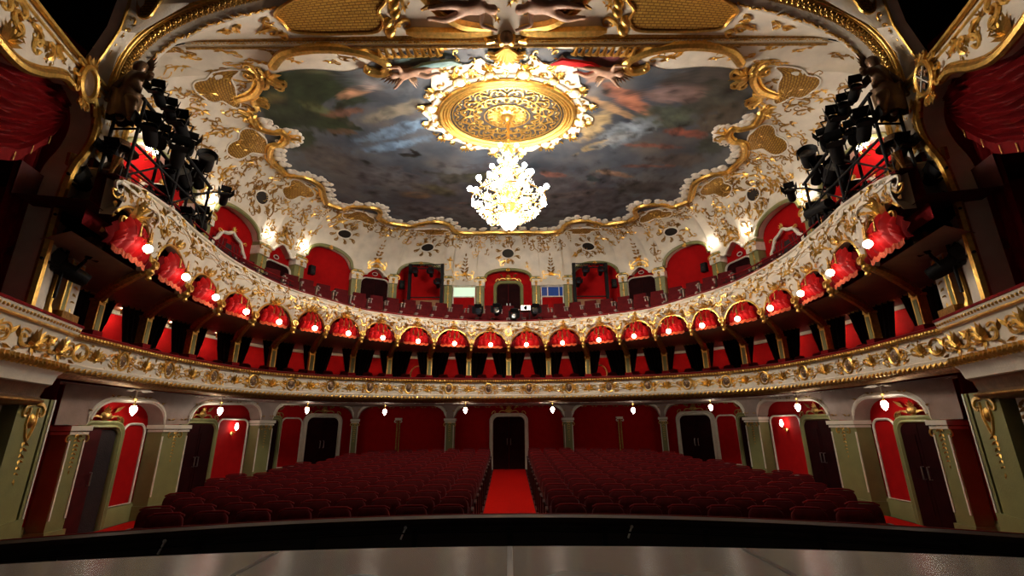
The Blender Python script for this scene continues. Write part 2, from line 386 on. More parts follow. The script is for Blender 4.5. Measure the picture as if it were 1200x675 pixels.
for i, (s_, wd) in enumerate(zip(P_ALL, W_ALL)):
    a = PW.at(s_, -.2); y = a[1]; z0 = fl(y); z1 = zspr(s_); H = z1-z0
    t = thing('pilaster', where_pil(i), 'pilaster', (a[0], a[1], z0), PW.ang(s_), 'sage pilasters round the stalls')
    b = MB(); b.box((0, 0, H/2), (wd, .36, H-.02)); b.build('shaft', 'green', t, False)
    b = MB(); b.box((0, -.02, .14), (wd+.06, .40, .30)); b.build('base', 'green', t, False)
    b = MB()
    for sgn in (-1, 1): b.box((sgn*(wd/2-.025), -.19, H*.5+.1), (.03, .02, H-.75))
    b.build('fillet', 'creamr', t, False)
    b = MB(); b.box((0, -.03, H-.06), (wd+.1, .42, .09)); b.box((0, -.02, H-.15), (wd+.04, .38, .05)); b.build('capital', 'cream', t, False)
    b = MB(); mm = lambda u, v, h: (u, -.185-h, v); k = min(wd, .36)
    for sgn in (-1, 1): scroll(b, mm, 0, H-.18, PI/2-sgn*1.3, k*1.5, .022, sgn*-1)
    fan(b, mm, 0, H-.12, -PI/2, .16, 5, 2.4); garland(b, mm, 0, H-.26, -PI/2, .55, .075, 7, i)
    b.build('gilded_pattern', 'gold', t)
# thin gilded colonnettes on the back wall
for sx in (-1, 1):
    a = PW.at(sx*4.46, -.08); z0 = fl(a[1]); t = thing('colonnette', 'thin gilded colonnette on the back wall of the stalls, %s of the centre door' % ('left' if sx < 0 else 'right'), 'column', (a[0], a[1], z0), 0, 'colonnettes on the back wall')
    H = 2.34-z0; b = MB()
    for o in (-.05, .05): b.tube([(o, 0, 0), (o, 0, H-.1)], .028, 8)
    b.build('shaft', 'oldgold', t)
    b = MB(); b.lathe([(.10, 0), (.10, .12), (.06, .16), (.05, .2)], n=10); b.build('base', 'oldgold', t)
    b = MB(); b.box((0, 0, H-.03), (.26, .14, .06)); mm = lambda u, v, h: (u, -.06-h, v)
    for sgn in (-1, 1): scroll(b, mm, 0, H-.08, PI/2-sgn*1.4, .34, .025, -sgn)
    b.build('capital', 'creamr', t)
# ------------------------------------------------------------------ doors
DN = [0]
def door(C, q0, q1, z0, z1, off, label, frame='green', leafm='doorw', ajar=False, fw=.13, pedi=False, fdep=.10, round_top=True, handles=True):
    DN[0] += 1; a = C.at(q0, off); c = C.at(q1, off); mid = (a+c)/2; w_ = np.linalg.norm(c-a); rz = math.atan2(c[1]-a[1], c[0]-a[0]); H = z1-z0
    t = thing('door_%d' % DN[0], label, 'door', (mid[0], mid[1], z0), rz); t['kind'] = 'structure'
    b = MB(); r = min(.22, w_*.22) if round_top else .01; N = 8
    def outline(g):
        L = [(-w_/2-g, 0)]+[(-w_/2-g+(r+g*.6)*(1-math.cos(k*PI/2/N)), H+g-(r+g*.6)*(1-math.sin(k*PI/2/N))) for k in range(N+1)]
        return L+[(-x, z) for x, z in reversed(L)]
    I, O = outline(0), outline(fw)
    b.grid([[(x, .0, z) for x, z in O], [(x, -fdep*.7, z) for x, z in O], [(x, -fdep, z) for x, z in outline(fw*.75)], [(x, -fdep*.75, z) for x, z in outline(fw*.45)], [(x, -fdep, z) for x, z in outline(fw*.2)], [(x, -fdep*.6, z) for x, z in I], [(x, .0, z) for x, z in I]])
    b.build('door_frame', frame, t)
    for sg in (-1, 1):
        b = MB(); hw = w_/2-.012
        pl = [(x, z) for x, z in I if (x*sg >= -1e-6)]; pl = ([(.004*sg, 0)]+[(.004*sg, H)]+(pl if sg > 0 else pl[::-1]))
        b.prism(pl, lambda u, v: (u, -.02, v), lambda u, v: (u, -.055, v))
        for zc, hh in ((H*.28, H*.36), (H*.72, H*.34)):
            b.box((sg*w_/4, -.058, zc), (w_/2-.16, .018, hh))
        if ajar == sg:
            b = MB(); b.box((sg*w_/4, -.005, H/2), (w_/2-.02, .02, H-.04)); b.build('dark_opening', 'cloth', t, False); continue  # black sheet painted in for the shade of the open doorway
        lf = b.build('door_leaf', leafm, t, False)
        if handles and w_ > .8:
            b = MB(); b.tube([(sg*.07, -.06, H*.46), (sg*.07, -.115, H*.46), (sg*.07, -.115, H*.58), (sg*.07, -.06, H*.58)], .012, 6); b.build('handle', 'steel', lf)
    if pedi:
        b = MB(); mm = lambda u, v, h: (u, -fdep*.6-h, v); dome(b, mm, 0, H+fw+.10, .14, .07, 10, .10)
        for sg in (-1, 1):
            scroll(b, mm, sg*.08, H+fw+.05, PI/2-sgn_(sg)*1.2, .7, .03, -sg); scroll(b, mm, sg*w_*.55, H+fw-.05, PI/2+sg*.3, .4, .025, sg)
            leaf(b, mm, sg*.2, H+fw+.16, PI/2-sg*.9, .25, .09)
        fan(b, mm, 0, H+fw+.15, PI/2, .18, 5, 2.0); b.build('gilded_crest', pedi, t)
    return t
def sgn_(x): return 1 if x > 0 else -1
door(PW, -.64, .62, fl(19.2), 2.36, -.03, 'dark double door of the stalls at the end of the red aisle', 'cream', 'doorw', False, .15, 'gold')
for sx, nm in ((-1, 'left'), (1, 'right')):
    for q0, q1, lab, hd in ((15.75, 16.62, 'tall dark door nearest the stage on the %s side wall', True), (12.38, 13.68, 'dark double door in the middle of the %s side wall', True), (9.40, 9.87, 'narrow dark doorway at the bend of the %s side wall', False), (6.88, 8.13, 'wide dark doorway at the back corner of the stalls, %s', True)):
        ym = PW.at(sx*(q0+q1)/2)[1]; a, c = sorted((sx*q0, sx*q1))
        door(PW, a, c, fl(ym), fl(ym)+2.03, -.03, lab % nm, 'green' if q0 > 9 else 'cream', 'doorred' if q0 > 15 and sx < 0 else 'doorw', 1 if q0 > 15 and sx < 0 else False, .16, 'oldgold')
# gilt frames round the red wall panels of the stalls
for sx, nm in ((-1, 'left'), (1, 'right')):
    for q0, q1, lab in ((14.93, 15.56, 'near'), (10.72, 12.15, 'middle'), (8.32, 9.2, 'far')):
        y = PW.at((q0+q1)/2)[1]; zb = fl(y)+.40; zt = zspr(q0)+.02; r = .2; b = MB(); P = [PW.p(q0, -.025, zb), PW.p(q0, -.025, zt-r)]
        P += [PW.p(q0+r*(1-math.cos(k*PI/12)), -.025, zt-r+r*math.sin(k*PI/12)) for k in range(1, 7)]+[PW.p(q1-r*(1-math.cos(k*PI/12)), -.025, zt-r+r*math.sin(k*PI/12)) for k in range(6, 0, -1)]
        P += [PW.p(q1, -.025, zt-r), PW.p(q1, -.025, zb)]; b.tube(P, .028, 5, closed=True); b.sx = -sx if False else 1
        o = b.build('panel_moulding', 'creamr'); o.scale = (1, 1, 1)
        if sx < 0: o.scale = (-1, 1, 1)
        tag(o, 'slim cream frame round the %s red wall panel of the stalls, %s side' % (lab, nm), 'moulding', 'mouldings of the red wall panels')
# ================================================================== LOWER BALCONY FRONT
LAMPS_L = []
TIP1 = [0, 1.42, 2.79, 4.15, 5.35, 6.6, 7.77, 8.92, 10.37, 11.82, 13.23]
TIP2 = [0, 1.32, 2.62, 3.87, 5.05, 6.2, 7.14, 8.32, 9.47, 10.76, 12.22]
Q1 = 13.95
t = thing('lower_balcony', 'gilded cream front of the lower balcony, curving round the whole hall above the stalls', 'balcony front')
b = MB(); T1.sweep(b, -Q1, Q1, [(.14, 2.80), (.06, 2.92), (0, 2.955), (-.02, 3.03), (.02, 3.06), (.03, 3.46), (-.02, 3.50), (.0, 3.56), (.14, 3.58), (.16, 2.95)], step=.15)
wpart(b, 'front_panel', 'cream', t)
b = MB()     # rope and bead mouldings
T1.sweep(b, -Q1, Q1, [(.02, 3.47), (-.05, 3.48), (-.06, 3.52), (-.07, 3.555), (.02, 3.575)], step=.15)
T1.sweep(b, -Q1, Q1, [(.14, 2.80), (.02, 2.86), (.0, 2.90), (.06, 2.935)], step=.15)
wpart(b, 'gilded_moulding', 'oldgold', t)
b = MB(); L = 2*Q1; n = int(L/.13); mm = lambda u, v, h: T1.p(u, -.01-h, v)
for i in range(n):
    s_ = -Q1+L*(i+.5)/n; rel_tube(b, mm, [(s_-.045, 2.915), (s_, 2.94), (s_+.05, 2.985)], [.012, .034, .016], 5)
wpart(b, 'rope_trim', 'gold', t); b = MB(); n = int(L/.085); m2 = lambda u, v, h: T1.p(u, -.055-h, v)
for i in range(n): dome(b, m2, -Q1+L*(i+.5)/n, 3.515, .042, .026, 6)
wpart(b, 'bead_trim', 'gold', t)
b = MB(); bc = MB(); bd = MB(); mm = lambda u, v, h: T1.p(u, .025-h, v); q = random.Random(11)
E1 = sorted([-x for x in TIP1[1:]]+TIP1)+[]
MED = [(E1[i]+E1[i+1])/2 for i in range(len(E1)-1)]
for s_ in E1:       # shells under the pillars
    keep_ = b; b = MB(); z = 3.27; fan(b, mm, s_, z-.10, PI/2, .25, 7, 2.6, .10); dome(b, mm, s_, z-.10, .05, .05)
    for sg in (-1, 1):
        scroll(b, mm, s_+sg*.05, z-.06, PI/2-sg*1.9, .42, .024, sg); scroll(b, mm, s_+sg*.1, z+.03, PI/2-sg*1.2, .36, .020, -sg)
        leaf(bc, mm, s_+sg*.30, z+.05, PI/2-sg*.9, .16, .07); leaf(b, mm, s_+sg*.33, z-.10, PI/2-sg*2.2, .14, .06)
    wpart(b, 'gilded_shell', 'gold', t); b = keep_
for s_ in MED:      # dark oval medallions with gold rims
    keep_ = b; b = MB(); z = 3.26; bd = MB(); dome(bd, mm, s_, z, .10, .03, 12, .13); ring(b, mm, s_, z, .135, .175, .028, 16, 5); rosette(b, mm, s_, z, .085, 6)
    fan(b, mm, s_, z+.15, PI/2, .10, 3, 1.6)
    for sg in (-1, 1):
        for vs_ in (-1, 1): scroll(b, mm, s_+sg*.13, z+vs_*.06, PI/2-sg*(PI/2-vs_*.4), .42, .022, -sg*vs_)
        fan(b, mm, s_+sg*.15, z+.02, PI/2-sg*1.57, .16, 5, 2.2); scroll(b, mm, s_+sg*.12, z+.14, PI/2-sg*.7, .34, .02, sg); leaf(bc, mm, s_+sg*.30, z-.02, PI/2-sg*1.57, .2, .08); fan(b, mm, s_+sg*.18, z-.14, PI/2-sg*2.0, .12, 3, 1.4)
    md_ = wpart(b, 'medallion', 'gold', t); bd.build('dark_boss', 'bronze', md_); b = keep_
for i in range(420):
    s_ = -13.4+26.8*(i+.5)/420; leaf(b if i % 3 else bc, mm, s_, 3.08+q.random()*.36, q.random()*6.3, .11, .05)
for sg in (-1, 1):  # plainer end bays with one large cartouche
    s_ = sg*13.62; ring(b, mm, s_, 3.26, .17, .14, .03, 14); fan(b, mm, s_, 3.1, PI/2, .2, 5, 2.4)
Q = np.linspace(-13.4, 13.4, 500); rel_tube(bc, mm, [(s_, 3.27+.10*math.sin(s_*4.6)) for s_ in Q], .014, 4); rel_tube(b, mm, [(s_, 3.27-.11*math.sin(s_*4.6)) for s_ in Q], .014, 4)
wpart(b, 'gilded_pattern', 'gold', t); wpart(bc, 'plaster_pattern', 'creamr', t); pass
b = MB(); T1.sweep(b, -Q1, Q1, [(-.03, 3.565), (-.03, 3.60), (.10, 3.64), (.40, 3.64), (.42, 3.56)]); wpart(b, 'velvet_ledge', 'velvet', t)
b = MB(); T1.sweep(b, -Q1, Q1, [(.16, 3.56), (.16, 2.95)]); wpart(b, 'inner_face', 'velvet', t)

# ================================================================== UPPER BALCONY FRONT
Q2 = 13.55
E2 = sorted([-x for x in TIP2[1:]]+TIP2); E2X = [-13.75]+E2+[13.75]
def zt2(s_): return float(np.interp(abs(s_), [0, 5, 7, 8.4, 10.3, 11.8, 13.0, 13.6], [5.54, 5.52, 5.68, 5.86, 6.02, 6.02, 5.86, 5.70]))
def zb2(s_):
    for i in range(len(E2X)-1):
        a, c = E2X[i], E2X[i+1]
        if a <= s_ <= c:
            x = abs((s_-(a+c)/2)/((c-a)/2)); w_ = .93
            if x > w_: return 4.63
            return 4.63+(.54+.25*sm(9, 13, abs(s_)))*(1-(x/w_)**2.4)**.6
    return 4.63
t2 = thing('upper_balcony', 'cream and gold scalloped front of the upper balcony above the red swags', 'balcony front')
b = MB(); n = int(2*Q2/.05); Q = np.linspace(-Q2, Q2, n); G = []
for r_ in range(9):
    tt = r_/8; bul = -.10*math.sin(PI*tt)-.03
    G.append([T2.p(s_, bul+(.05 if r_ == 0 else 0), zt2(s_)*(1-tt)+zb2(s_)*tt) for s_ in Q])
G.append([T2.p(s_, .14, zb2(s_)) for s_ in Q]); G.append([T2.p(s_, .16, zt2(s_)) for s_ in Q])
b.grid(G); wpart(b, 'front_panel', 'cream', t2)
def m_t2(u, v, h):  # v: 0 = top, 1 = bottom edge
    return T2.p(u, -.03-.10*math.sin(PI*min(1, max(0, v)))-h, zt2(u)*(1-v)+zb2(u)*v)
def m_t2z(u, z, h):
    a, c = zt2(u), zb2(u); return m_t2(u, (a-z)/(a-c), h)
b = MB(); T2.sweep(b, -Q2, Q2, [(.0, lambda s_: zt2(s_)-.05), (-.06, lambda s_: zt2(s_)-.03), (-.07, lambda s_: zt2(s_)), (.05, lambda s_: zt2(s_)+.02)], step=.15); wpart(b, 'top_moulding', 'creamr', t2)
b = MB()
for i in range(len(E2X)-1):
    a, c = E2X[i], E2X[i+1]
    if i in (0, len(E2X)-2): a, c = max(a, -Q2), min(c, Q2)
    Q = np.linspace(a+.05, c-.05, 22); b.tube([T2.p(s_, -.05, zb2(s_)+.01) for s_ in Q], .028, 5)
wpart(b, 'edge_moulding', 'gold', t2)
bg = MB(); bc = MB(); bo = MB(); q = random.Random(5)
for i in range(len(E2X)-1):
    a, c = E2X[i], E2X[i+1]; md = (a+c)/2; hw = (c-a)/2
    zt = zt2(md)
    # crest over the swag: shell, scrolls
    zc = zb2(md)
    if abs(md) < 13.2:
        keep_ = bg; bg = MB(); fan(bg, m_t2z, md, zc+.03, PI/2, .20, 7, 2.8, .09); dome(bg, m_t2z, md, zc+.06, .05, .06)
        for sg in (-1, 1):
            scroll(bg, m_t2z, md+sg*.06, zc+.05, PI/2-sg*1.4, .40, .026, sg); leaf(bg, m_t2z, md+sg*.26, zc+.02, PI/2-sg*1.2, .2, .08)
            scroll(bg, m_t2z, md+sg*.04, zt-.10, PI/2-sg*1.7, .30, .020, -sg)
        dome(bg, m_t2z, md, zt-.06, .05, .06); fan(bg, m_t2z, md, zt-.08, -PI/2, .14, 3, 1.6)
        wpart(bg, 'gilded_crest', 'gold', t2); bg = keep_
    # long white wave scroll in the upper half
    for sg in (-1, 1):
        z0 = zt-.22
        scroll(bc, m_t2z, md+sg*hw*.60, z0-.03, PI/2-sg*1.35, hw*.95, .036, -sg, 5.6, 12); scroll(bc, m_t2z, md+sg*hw*.60, z0-.03, PI/2+sg*1.8, hw*.95, .036, -sg, 5.6, 12)
        scroll(bg, m_t2z, md+sg*hw*.80, z0-.16, -PI/2+sg*.4, hw*.75, .026, sg); scroll(bc, m_t2z, md+sg*hw*.30, z0+.02, PI/2+sg*.9, .26, .026, sg)
        scroll(bg, m_t2z, md+sg*hw*.55, z0-.02, PI/2-sg*2.4, .30, .018, -sg)
        for k in range(11):
            u = md+sg*hw*q.uniform(.30, .98); lo = zb2(u)+.05; hi = zt-.08
            leaf((bg, bo, bc)[k % 3], m_t2z, u, q.uniform(lo, hi), q.random()*6.3, .16, .065, .05)
            if k % 4 == 0: scroll(bo, m_t2z, u, q.uniform(lo, hi), q.random()*6.3, .22, .018)
for s_ in E2:       # cartouche with oval stone over each bracket
    zt = zt2(s_); z = zt-.34; keep_ = bg; bg = MB(); kc_ = bc; bc = MB()
    dome(bc, m_t2z, s_, z, .075, .05, 10, .11); ring(bg, m_t2z, s_, z, .085, .125, .020, 14, 4)
    fan(bg, m_t2z, s_, z+.12, PI/2, .12, 3, 1.6)
    for sg in (-1, 1):
        scroll(bg, m_t2z, s_+sg*.07, z+.03, PI/2-sg*.8, .36, .024, -sg); scroll(bg, m_t2z, s_+sg*.06, z-.12, -PI/2+sg*.6, .40, .026, sg)
    garland(bg, m_t2z, s_, z-.16, -PI/2, max(.1, z-.16-4.72), .09, 5, int(s_*10))
    ct_ = wpart(bg, 'cartouche', 'gold', t2); bc.build('oval_boss', 'creamr', ct_); bg = keep_; bc = kc_
for sg in (-1, 1):  # big shells at the ends next to the stage boxes
    s_ = sg*12.98; z = 5.38
    fan(bg, m_t2z, s_, z-.12, PI/2+sg*.5, .36, 9, 3.4, .13); scroll(bg, m_t2z, s_, z-.14, PI/2-sg*2.6, .8, .045, sg)
    scroll(bc, m_t2z, s_-sg*.1, z+.2, PI/2+sg*1.3, .9, .05, sg)
Q = np.linspace(-13.3, 13.3, 600)
for bb_, f_, ph_ in ((bg, .12, 0), (bo, .10, 2), (bc, .09, 4)): rel_tube(bb_, m_t2z, [(s_, (zt2(s_)+max(5.2, zb2(s_)+.1))/2+f_*math.sin(s_*5+ph_)*.6) for s_ in Q], .009, 4)
wpart(bg, 'gilded_pattern', 'gold', t2); wpart(bc, 'plaster_pattern', 'creamr', t2); wpart(bo, 'aged_gilt_pattern', 'oldgold', t2)
for s_ in E2:
    a = T2.at(s_, -.06); b = MB(); b.lathe([(.01, -.20), (.05, -.17), (.035, -.12), (.075, -.05), (.06, .0), (.10, .07), (.07, .14), (.05, .2)], (a[0], a[1], 4.66), 10)
    mm = lambda u, v, h: T2.p(u, -.13-h, v)
    for sg in (-1, 1): scroll(b, mm, s_, 4.68, PI/2-sg*.9, .30, .025, sg)
    wpart(b, 'gilded_pendant', 'gold', t2)
b = MB(); T2.sweep(b, -Q2, Q2, [(.0, lambda s_: zt2(s_)+.01), (.0, lambda s_: zt2(s_)+.05), (.06, lambda s_: zt2(s_)+.085), (.30, lambda s_: zt2(s_)+.085), (.32, lambda s_: 4.92)]); wpart(b, 'velvet_ledge', 'velvet', t2)
# brass-black hand rail above the ledge at the sides
for sg, nm in ((-1, 'left'), (1, 'right')):
    t = thing('hand_rail', 'thin dark handrail standing on the velvet ledge of the upper balcony, %s side' % nm, 'railing', (0, 0, 0), 0, 'handrails of the upper balcony')
    Q = np.linspace(7.2, 13.2, 40); b = MB(); b.tube([T2.p(sg*s_, .18, zt2(s_)+.30) for s_ in Q], .02, 6); b.build('rail', 'velvet', t)
    b = MB(); b.tube([T2.p(sg*s_, .18, zt2(s_)+.19) for s_ in Q], .012, 6); b.build('lower_rail', 'black', t)
    for s_ in np.arange(7.3, 13.3, .85):
        b = MB(); b.bar(T2.p(sg*s_, .18, zt2(s_)+.07), T2.p(sg*s_, .18, zt2(s_)+.30), .012, 6); b.build('baluster', 'black', t)
# ------------------------------------------------------------------ pillars with curved brackets between the boxes
def ordside(k, n_=11): return ORD[k]
for i, (q1, q2) in enumerate(zip(TIP1, TIP2)):
    for sg in ((-1, 1) if i else (1,)):
        p0 = T1.p(sg*q1, .22, 3.60); tip = T2.p(sg*q2, .04, 4.60)
        lab = 'slim gilded box pillar with a curved bracket, '+('on the centre line of the hall' if not i else '%s %s of the centre pillar' % (ORD[i], 'left' if sg < 0 else 'right'))
        t = thing('box_pillar', lab, 'pillar', tuple(p0), T1.ang(sg*q1), 'pillars between the boxes')
        b = MB(); b.box((0, 0, .06), (.24, .26, .14)); b.build('base', 'velvet', t, False)
        b = MB(); b.box((0, 0, .40), (.17, .16, .58)); b.build('shaft', 'gold', t, False)
        b = MB(); b.box((0, -.082, .38), (.10, .012, .48)); b.build('sage_inset', 'green', t, False)
        b = MB(); b.box((0, 0, .72), (.195, .19, .05)); 
        for k in range(4): b.box((-.066+.044*k, -.085, .78), (.03, .03, .10))
        b.build('capital', 'gold', t, False)
        ca, sa = math.cos(-T1.ang(sg*q1)), math.sin(-T1.ang(sg*q1)); d = tip-p0; lx, ly, lz = d[0]*ca-d[1]*sa, d[0]*sa+d[1]*ca, d[2]
        Z0 = .70; P = []
        for k in range(15):
            u = k/14; e = u*u*(3-2*u)*.55+.45*u*u; P.append((lx*e, ly*e, Z0+(lz-Z0)*(1-(1-u)**1.7)))
        b = MB(); b.tube(P, [.095]*10+[.09, .085, .08, .07, .05], 8, ref=(1, 0, 0)); b.build('bracket', 'oldgold', t)
        b = MB(); P2 = [(x-.0, y-.075, z-.02) for x, y, z in P]; b.tube(P2, .025, 5); b.build('bracket_rib', 'gold', t)
# ------------------------------------------------------------------ red swags and globe lamps, one to each box
def swag_parts(t, wd, hh):
    # festoon of gathered silk: five vertical scallops, bellied towards the hall
    b = MB(); nu, nv = 61, 12; G = []
    for j in range(nv+1):
        v = j/nv; row = []
        for i in range(nu+1):
            u = -1+2*i/nu; sc_ = abs(math.sin((u*2.5+.5)*PI)); top = hh*(1-abs(u)**2.2)**.6*(.84+.16*abs(math.cos(u*2.5*PI)))
            x = wd*u*(1-.08*v*0); z = top*(1-v)-.03*sc_*v; bel = math.sin(PI*min(1, v*1.05))**.8
            rib = .034*abs(math.sin(v*PI*5+2.2*u*u))*bel
            y = -(.05+.14*math.sqrt(max(0, 1-u*u))*bel*(.55+.45*abs(math.cos(u*2.5*PI))))-rib
            row.append((x, y, z))
        G.append(row)
    b.grid(G); gs_ = b.build('gathered_silk', 'silk', t)
    b = MB(); G = []
    for j in range(4):
        row = []
        for i in range(121):
            u = -1+2*i/120; sc_ = abs(math.sin((u*2.5+.5)*PI)); k = j/3
            row.append((wd*u*.99, -(.075+.05*math.sqrt(max(0, 1-u*u))+.006*math.sin(i*1.9)), -.03*sc_-.01-.075*k))
        G.append(row)
    b.grid(G); b.build('fringe', 'fringe', gs_)
    b = MB()
    for k in range(-1, 2): b.tube([(k*wd*.36, -.30+abs(k)*.06, hh*.75), (k*wd*.36, -.31+abs(k)*.06, hh*.4)], [.012, .02], 6)
    b.lathe([(.03, .0), (.035, .06), (.015, .1)], (0, -.30, hh*.30), 8); b.build('tassel', 'oldgold', gs_)
    for sg in (-1, 1):      # dark tails at either side
        b = MB(); G = []
        for j in range(9):
            v = j/8; G.append([(sg*wd*(.80+.52*i/8), -.02-.03*math.sin(i*1.8)-.05*math.sin(PI*v), hh*(.70-.52*i/8)*(1-v)-.03*v) for i in range(9)])
        b.grid(G); b.build('tail', 'velvet', t)
def bay(i): return (E2X[i]+E2X[i+1])/2, (E2X[i+1]-E2X[i])/2
swag0 = lamp0 = None
NB = len(E2X)-1
for i in range(NB):
    md, hw = bay(i)
    left = md < 0; k = i+1 if left else NB-i; side = 'left' if left else 'right'
    place = '%s from the stage along the %s side' % (ORD[k], side) if k < 11 else 'just %s of the centre pillar' % side
    off = -.02; a = T2.at(md, off); rz = T2.ang(md)
    lab = 'gathered red silk swag, '+place
    if swag0 is None:
        swag0 = thing('red_swag', lab, 'swag', (a[0], a[1], 4.68), rz, 'red swags over the boxes'); swag_parts(swag0, .50, .50); s_ = swag0
    else: s_ = dup(swag0, (a[0], a[1], 4.68), rz, lab)
    s_.scale = (hw*.66/.50, 1, 1.0+.25*sm(9, 13, abs(md)))
    a = T2.at(md, -.33); z = 4.66+.13*sm(7, 12, abs(md))
    lab = 'round white globe lamp before the red swag, '+place.replace('along the', 'on the')
    if lamp0 is None:
        lamp0 = thing('globe_lamp', lab, 'lamp', (a[0], a[1], z), rz, 'globe lamps along the upper balcony')
        b = MB(); b.ell((0, 0, 0), .07, 12, 8); gl_ = b.build('globe', 'glass', lamp0)
        b = MB(); b.tube([(0, .0, .07), (0, .0, .12), (0, .06, .17), (0, .20, .18)], [.02, .018, .014, .014], 6); b.lathe([(.035, .055), (.05, .085), (.02, .11)], n=10); b.build('arm', 'gold', lamp0)
        b = MB(); b.lathe([(.002, -.11), (.015, -.095), (.01, -.078)], n=8); b.build('finial', 'gold', gl_)
    else: dup(lamp0, (a[0], a[1], z), rz, lab)
# ------------------------------------------------------------------ black curtains and chairs in the boxes
def curtain_mesh(seed, tied):
    q = random.Random(seed); b = MB(); G = []
    for j in range(15):
        v = j/14; row = []
        for i in range(33):
            u = i/32; wdt = max(.62, 1.0-tied*1.05*v); x = u*wdt
            row.append((x*.62, .05*math.sin(u*PI*9+q.random()*.3)*(.5+.5*(1-v))+.02*q.random(), 1.72*(1-v)))
        G.append(row)
    b.grid(G); return b
cur0 = {}
for i in range(NB):
    md, hw = bay(i); left = md < 0; k = i+1 if left else NB-i; side = 'left' if left else 'right'
    f1 = md/13.75*13.95
    for sg in (-1, 1):
        q_ = f1+sg*hw*1.02; a = T1.at(q_, 1.0); rz = T1.ang(q_)
        lab = 'black tied-back curtain in the %s box from the stage, %s, its %s half' % (ORD[k], side, 'near' if (sg < 0) == left else 'far')
        if sg not in cur0:
            o = thing('box_curtain', lab, 'curtain', (a[0], a[1], 2.98), rz, 'black curtains of the boxes'); bb = curtain_mesh(4, .62)
            if sg > 0: bb.sx = -1
            bb.build('drape', 'cloth', o); bb = MB(); bb.box((-sg*.31, 0, 1.70), (.64, .05, .04)); bb.build('rod', 'oldgold', o, False); cur0[sg] = o
        else: o = dup(cur0[sg], (a[0], a[1], 2.98), rz, lab)
        o.scale = (hw*1.02/.64, 1, 1)
ch0 = None
for i in range(NB):
    md, hw = bay(i); left = md < 0; k = i+1 if left else NB-i; side = 'left' if left else 'right'; f1 = md/13.75*13.95
    for j, sg in enumerate((-1, 1)):
        q_ = f1+sg*hw*.42; a = T1.at(q_, .72); rz = T1.ang(q_)
        lab = 'red velvet chair, %s box from the stage on the %s, the %s one' % (ORD[k], side, 'nearer' if (sg < 0) == left else 'farther')
        if ch0 is None:
            ch0 = thing('box_chair', lab, 'chair', (a[0], a[1], 2.97), rz, 'red chairs in the boxes')
            b = MB(); b.box((0, 0, .43), (.44, .42, .09)); b.build('seat', 'velvet', ch0)
            b = MB(); G = []
            for jj in range(8):
                v = jj/7; zz = .50+.34*v; ww = .21*(1-.35*max(0, v-.7)/.3*.8); G.append([(ww*math.cos(a_), .20+.025*math.sin(a_)+.02*v, zz) for a_ in np.linspace(0, 2*PI, 13)[:-1]])
            b.grid(G, True); b.ell((0, .22, .84), (.17, .035, .05)); b.build('backrest', 'velvet', ch0)
            for x in (-.18, .18):
                for y in (-.17, .19): b = MB(); b.bar((x, y, 0), (x*.95, y*.95, .39), .02, 5); b.build('leg', 'wood', ch0)
        else: dup(ch0, (a[0], a[1], 2.97), rz, lab)
# round gilt mirrors on the back wall of two boxes
for sg, nm in ((-1, 'left'), (1, 'right')):
    s_ = sg*3.62; a = BW.at(s_, -.03); t = thing('gilt_hoop', 'round gilt ring frame on the red wall inside a box, %s of centre' % nm, 'frame', (a[0], a[1], 3.95), BW.ang(s_), 'round frames in the boxes')
    b = MB(); ring(b, lambda u, v, h: (u, -h, v), 0, 0, .30, .36, .028, 28, 6); b.build('ring', 'gold', t)
    b = MB(); dome(b, lambda u, v, h: (u, -.003-h*.1, v), 0, 0, .28, .02, 24, .34); b.build('panel', 'red', t)

# small ceiling lamps inside the boxes and the white band over the red box wall
bx0 = None
for i in range(NB):
    md, hw = bay(i); left = md < 0; k = i+1 if left else NB-i; f1 = md/13.75*13.95; p = T1.at(f1+hw*.62, 1.30)
    lab = 'small round lamp on the soffit inside a box, %s from the stage on the %s' % (ORD[k], 'left' if left else 'right')
    if bx0 is None:
        bx0 = thing('soffit_lamp', lab, 'lamp', (p[0], p[1], 4.64), T1.ang(f1), 'soffit lamps inside the boxes')
        b = MB(); b.ell((0, 0, 0), (.062, .062, .02), 10, 5); b.build('lens', 'boxl', bx0); b = MB(); b.grid([[(.085*math.cos(a), .085*math.sin(a), z_) for a in np.linspace(PI*.92, PI*2.08, 15)] for z_ in (.03, -.10)]); b.lathe([(.066, .03), (.085, .03), (.085, -.0), (.066, .0)], n=14); b.build('rim', 'gold', bx0)  # half-shade added on the hall side: hides the lens, open to the wall
    else: dup(bx0, (p[0], p[1], 4.64), T1.ang(f1), lab)
b = MB(); BW.sweep(b, -BW.L, BW.L, [(-.012, 4.60), (-.03, 4.61), (-.03, 4.74)]); struct(b.build('trim_2', 'cream'), 'cream plaster band along the top of the red wall behind the boxes', 'trim')
